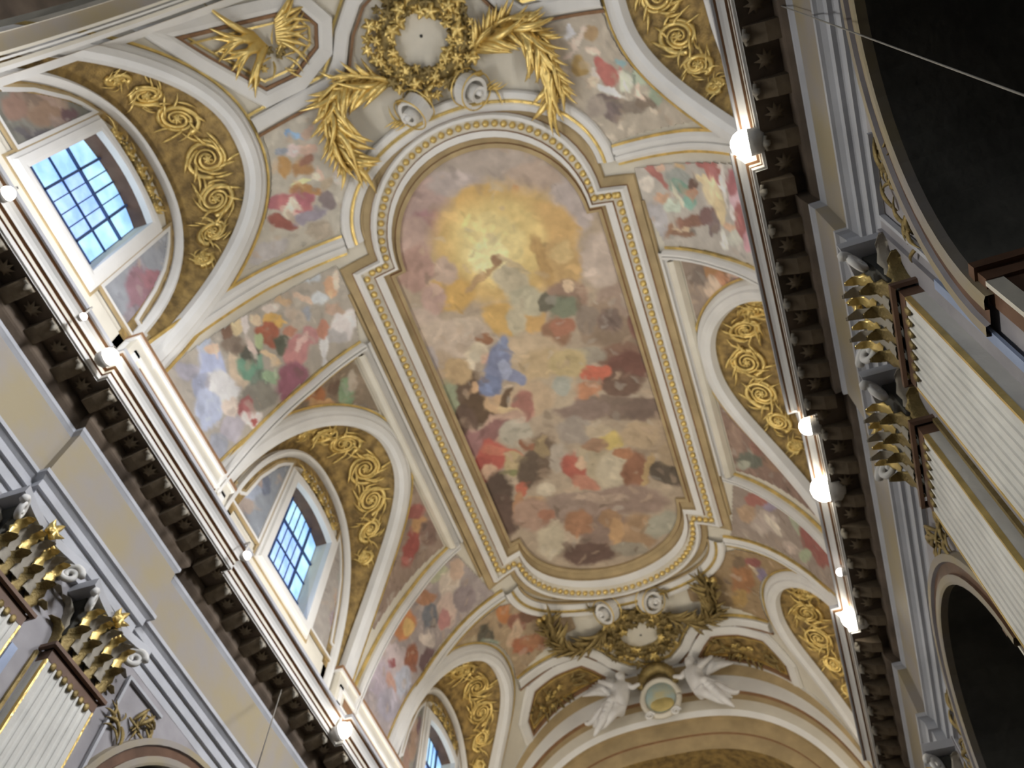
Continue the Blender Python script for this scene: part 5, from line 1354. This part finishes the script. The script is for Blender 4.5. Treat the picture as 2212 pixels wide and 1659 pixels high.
v, f = tube_vf([(0.04 + 0.19 * math.cos(t), AY - 0.05, 6.12 + 0.26 * math.sin(t)) for t in np.linspace(0.15, math.pi - 0.15, 20)], [0.03 + 0.035 * math.sin(math.pi * i / 19) for i in range(20)], 8); mesh_obj('gilt_canopy', v, f, 'gilt_dark', arms, True)
for i in range(7):
    t = math.pi * (i + 0.5) / 7; M = Matrix(((1, 0, 0), (0, 0, -1), (0, 1, 0))).to_4x4(); M.translation = Vector(pt(0.04 + 0.20 * math.cos(t), AY - 0.06, 6.13 + 0.27 * math.sin(t))); inst('gilt_flower', FLOW[2], M, arms)
for q in (-1, 1):
    M = Matrix.Translation(pt(0.04 + q * 0.13, AY - 0.04, 5.82)) @ Matrix.Scale(0.9, 4); inst('scroll', VOLC, M, arms)
def skin_body(name, joints, edges, m, parent):
    """one continuous body grown with Skin + Subdivision; joints: (x,y,z,r) in u."""
    V = np.array([j[:3] for j in joints]) * U; V[:, 2] += EYE; V = V - np.array(parent['_o'])
    me = bpy.data.meshes.new(name); me.from_pydata(V.tolist(), edges, []); me.materials.append(MAT[m])
    o = bpy.data.objects.new(name, me); COL.objects.link(o); o.parent = parent; o['_o'] = parent['_o']
    md = o.modifiers.new('skin', 'SKIN'); md.use_smooth_shade = True
    lay = me.skin_vertices[0] if me.skin_vertices else None
    if lay is None:
        bpy.context.view_layer.objects.active = o; bpy.ops.object.select_all(action='DESELECT') if False else None
        import bmesh; bm = bmesh.new(); bm.from_mesh(me); sl = bm.verts.layers.skin.verify(); bm.verts.ensure_lookup_table()
        for i, j in enumerate(joints): bm.verts[i][sl].radius = (j[3] * U, j[3] * U); bm.verts[i][sl].use_root = (i == 0)
        bm.to_mesh(me); bm.free()
    else:
        for i, j in enumerate(joints): lay.data[i].radius = (j[3] * U, j[3] * U); lay.data[i].use_root = (i == 0)
    sb = o.modifiers.new('sub', 'SUBSURF'); sb.levels = 1; sb.render_levels = 2
    return o
def angel(sd, label):
    cx = 0.04 + sd * 0.42; g = lambda x, y, z, r: (cx + sd * x * 1.05, AY - 0.05 - y, 6.02 + z * 1.15, r * 1.3)
    e = empty('stucco_angel', (cx, AY, 5.78), label, 'statue', 'stucco angels beside the coat of arms')
    J = [g(0.0, 0.03, -0.02, 0.060), g(-0.03, 0.05, 0.08, 0.062), g(-0.05, 0.06, 0.15, 0.058), g(-0.055, 0.065, 0.19, 0.026), g(-0.06, 0.075, 0.235, 0.040), g(-0.062, 0.075, 0.27, 0.028),
         g(-0.12, 0.06, 0.14, 0.028), g(-0.165, 0.08, 0.09, 0.022), g(-0.215, 0.07, 0.12, 0.016), g(-0.24, 0.065, 0.125, 0.013),
         g(0.02, 0.08, 0.15, 0.028), g(0.09, 0.09, 0.19, 0.022), g(0.15, 0.07, 0.24, 0.016), g(0.175, 0.065, 0.26, 0.013),
         g(0.05, 0.05, -0.06, 0.048), g(0.15, 0.09, -0.09, 0.038), g(0.26, 0.05, -0.15, 0.026), g(0.31, 0.05, -0.17, 0.018), g(0.34, 0.07, -0.165, 0.012),
         g(-0.02, 0.06, -0.08, 0.046), g(0.05, 0.10, -0.16, 0.036), g(0.14, 0.06, -0.22, 0.025), g(0.18, 0.055, -0.25, 0.017), g(0.205, 0.075, -0.25, 0.012)]
    Ed = [(0, 1), (1, 2), (2, 3), (3, 4), (4, 5), (2, 6), (6, 7), (7, 8), (8, 9), (2, 10), (10, 11), (11, 12), (12, 13), (0, 14), (14, 15), (15, 16), (16, 17), (17, 18), (0, 19), (19, 20), (20, 21), (21, 22), (22, 23)]
    skin_body('body', J, Ed, 'stucco', e)
    # wings of overlapping feathers
    for w_ in (0, 1):
        for i in range(9):
            t = i / 8; a = (0.35 + 1.25 * t) if w_ == 0 else (0.15 + 0.8 * t)
            L = 0.30 - 0.08 * t; x0 = 0.04 + 0.03 * w_; base = np.array(g(x0, 0.0, 0.13 - 0.02 * i / 8, 0)[:3])
            tip = base + np.array([sd * L * math.cos(a), 0.0 - 0.03 * w_, L * math.sin(a) * (1 if w_ == 0 else 0.7)])
            mid = (base + tip) / 2 + np.array([0, -0.02, 0.02]); v, f = tube_vf([base, mid, tip], [0.024, 0.034, 0.008], 6); mesh_obj('feather', v, f, 'stucco', e, True)
    # blown drapery and hair
    for i in range(9):
        t = i / 8; P = [g(-0.03 + 0.012 * i, 0.06, 0.06 - 0.02 * i, 0)[:3], g(0.05 + 0.012 * i, 0.11 + 0.02 * (i % 2), -0.02 - 0.022 * i, 0)[:3], g(0.13 + 0.01 * i, 0.08, -0.04 - 0.028 * i + 0.02 * (i % 2), 0)[:3], g(0.22 + 0.02 * (i % 3), 0.05, -0.05 - 0.032 * i, 0)[:3]]
        v, f = tube_vf(P, [0.04, 0.045, 0.032, 0.010], 7); mesh_obj('drapery_fold', v, f, 'stucco', e, True)
    v, f = uv_sphere(0.054, 10, 7, 1, 1, 0.8); mesh_obj('hair', np.array(v) + np.array(g(-0.052, 0.058, 0.262, 0)[:3]), f, 'stucco', e, True)
    return e
angel(-1, 'white stucco angel with spread wings left of the coat of arms')
angel(1, 'white stucco angel with spread wings right of the coat of arms')

# ------------------------------------------------------------------ thin cables
def cable(a, b, sag, label, r=0.0028):
    a = np.array(a); b = np.array(b); P = [a + (b - a) * t - np.array([0, 0, sag * 4 * t * (1 - t)]) for t in np.linspace(0, 1, 24)]
    v, f = tube_vf(P, r, 6); tag(mesh_obj('cable', v, f, 'cable', None, True), label, 'cable')
cable((1.775, 0.590, 3.500), (1.757, 0.570, 1.471), 0.0, 'thin grey cable running from the right cornice across the dark chapel arch', 0.0026)
cable((-1.640, 3.300, 3.480), (-0.174, 1.474, 1.136), 0.0, 'thin pale cable hanging from the left cornice near the lowest left lamp', 0.0026)
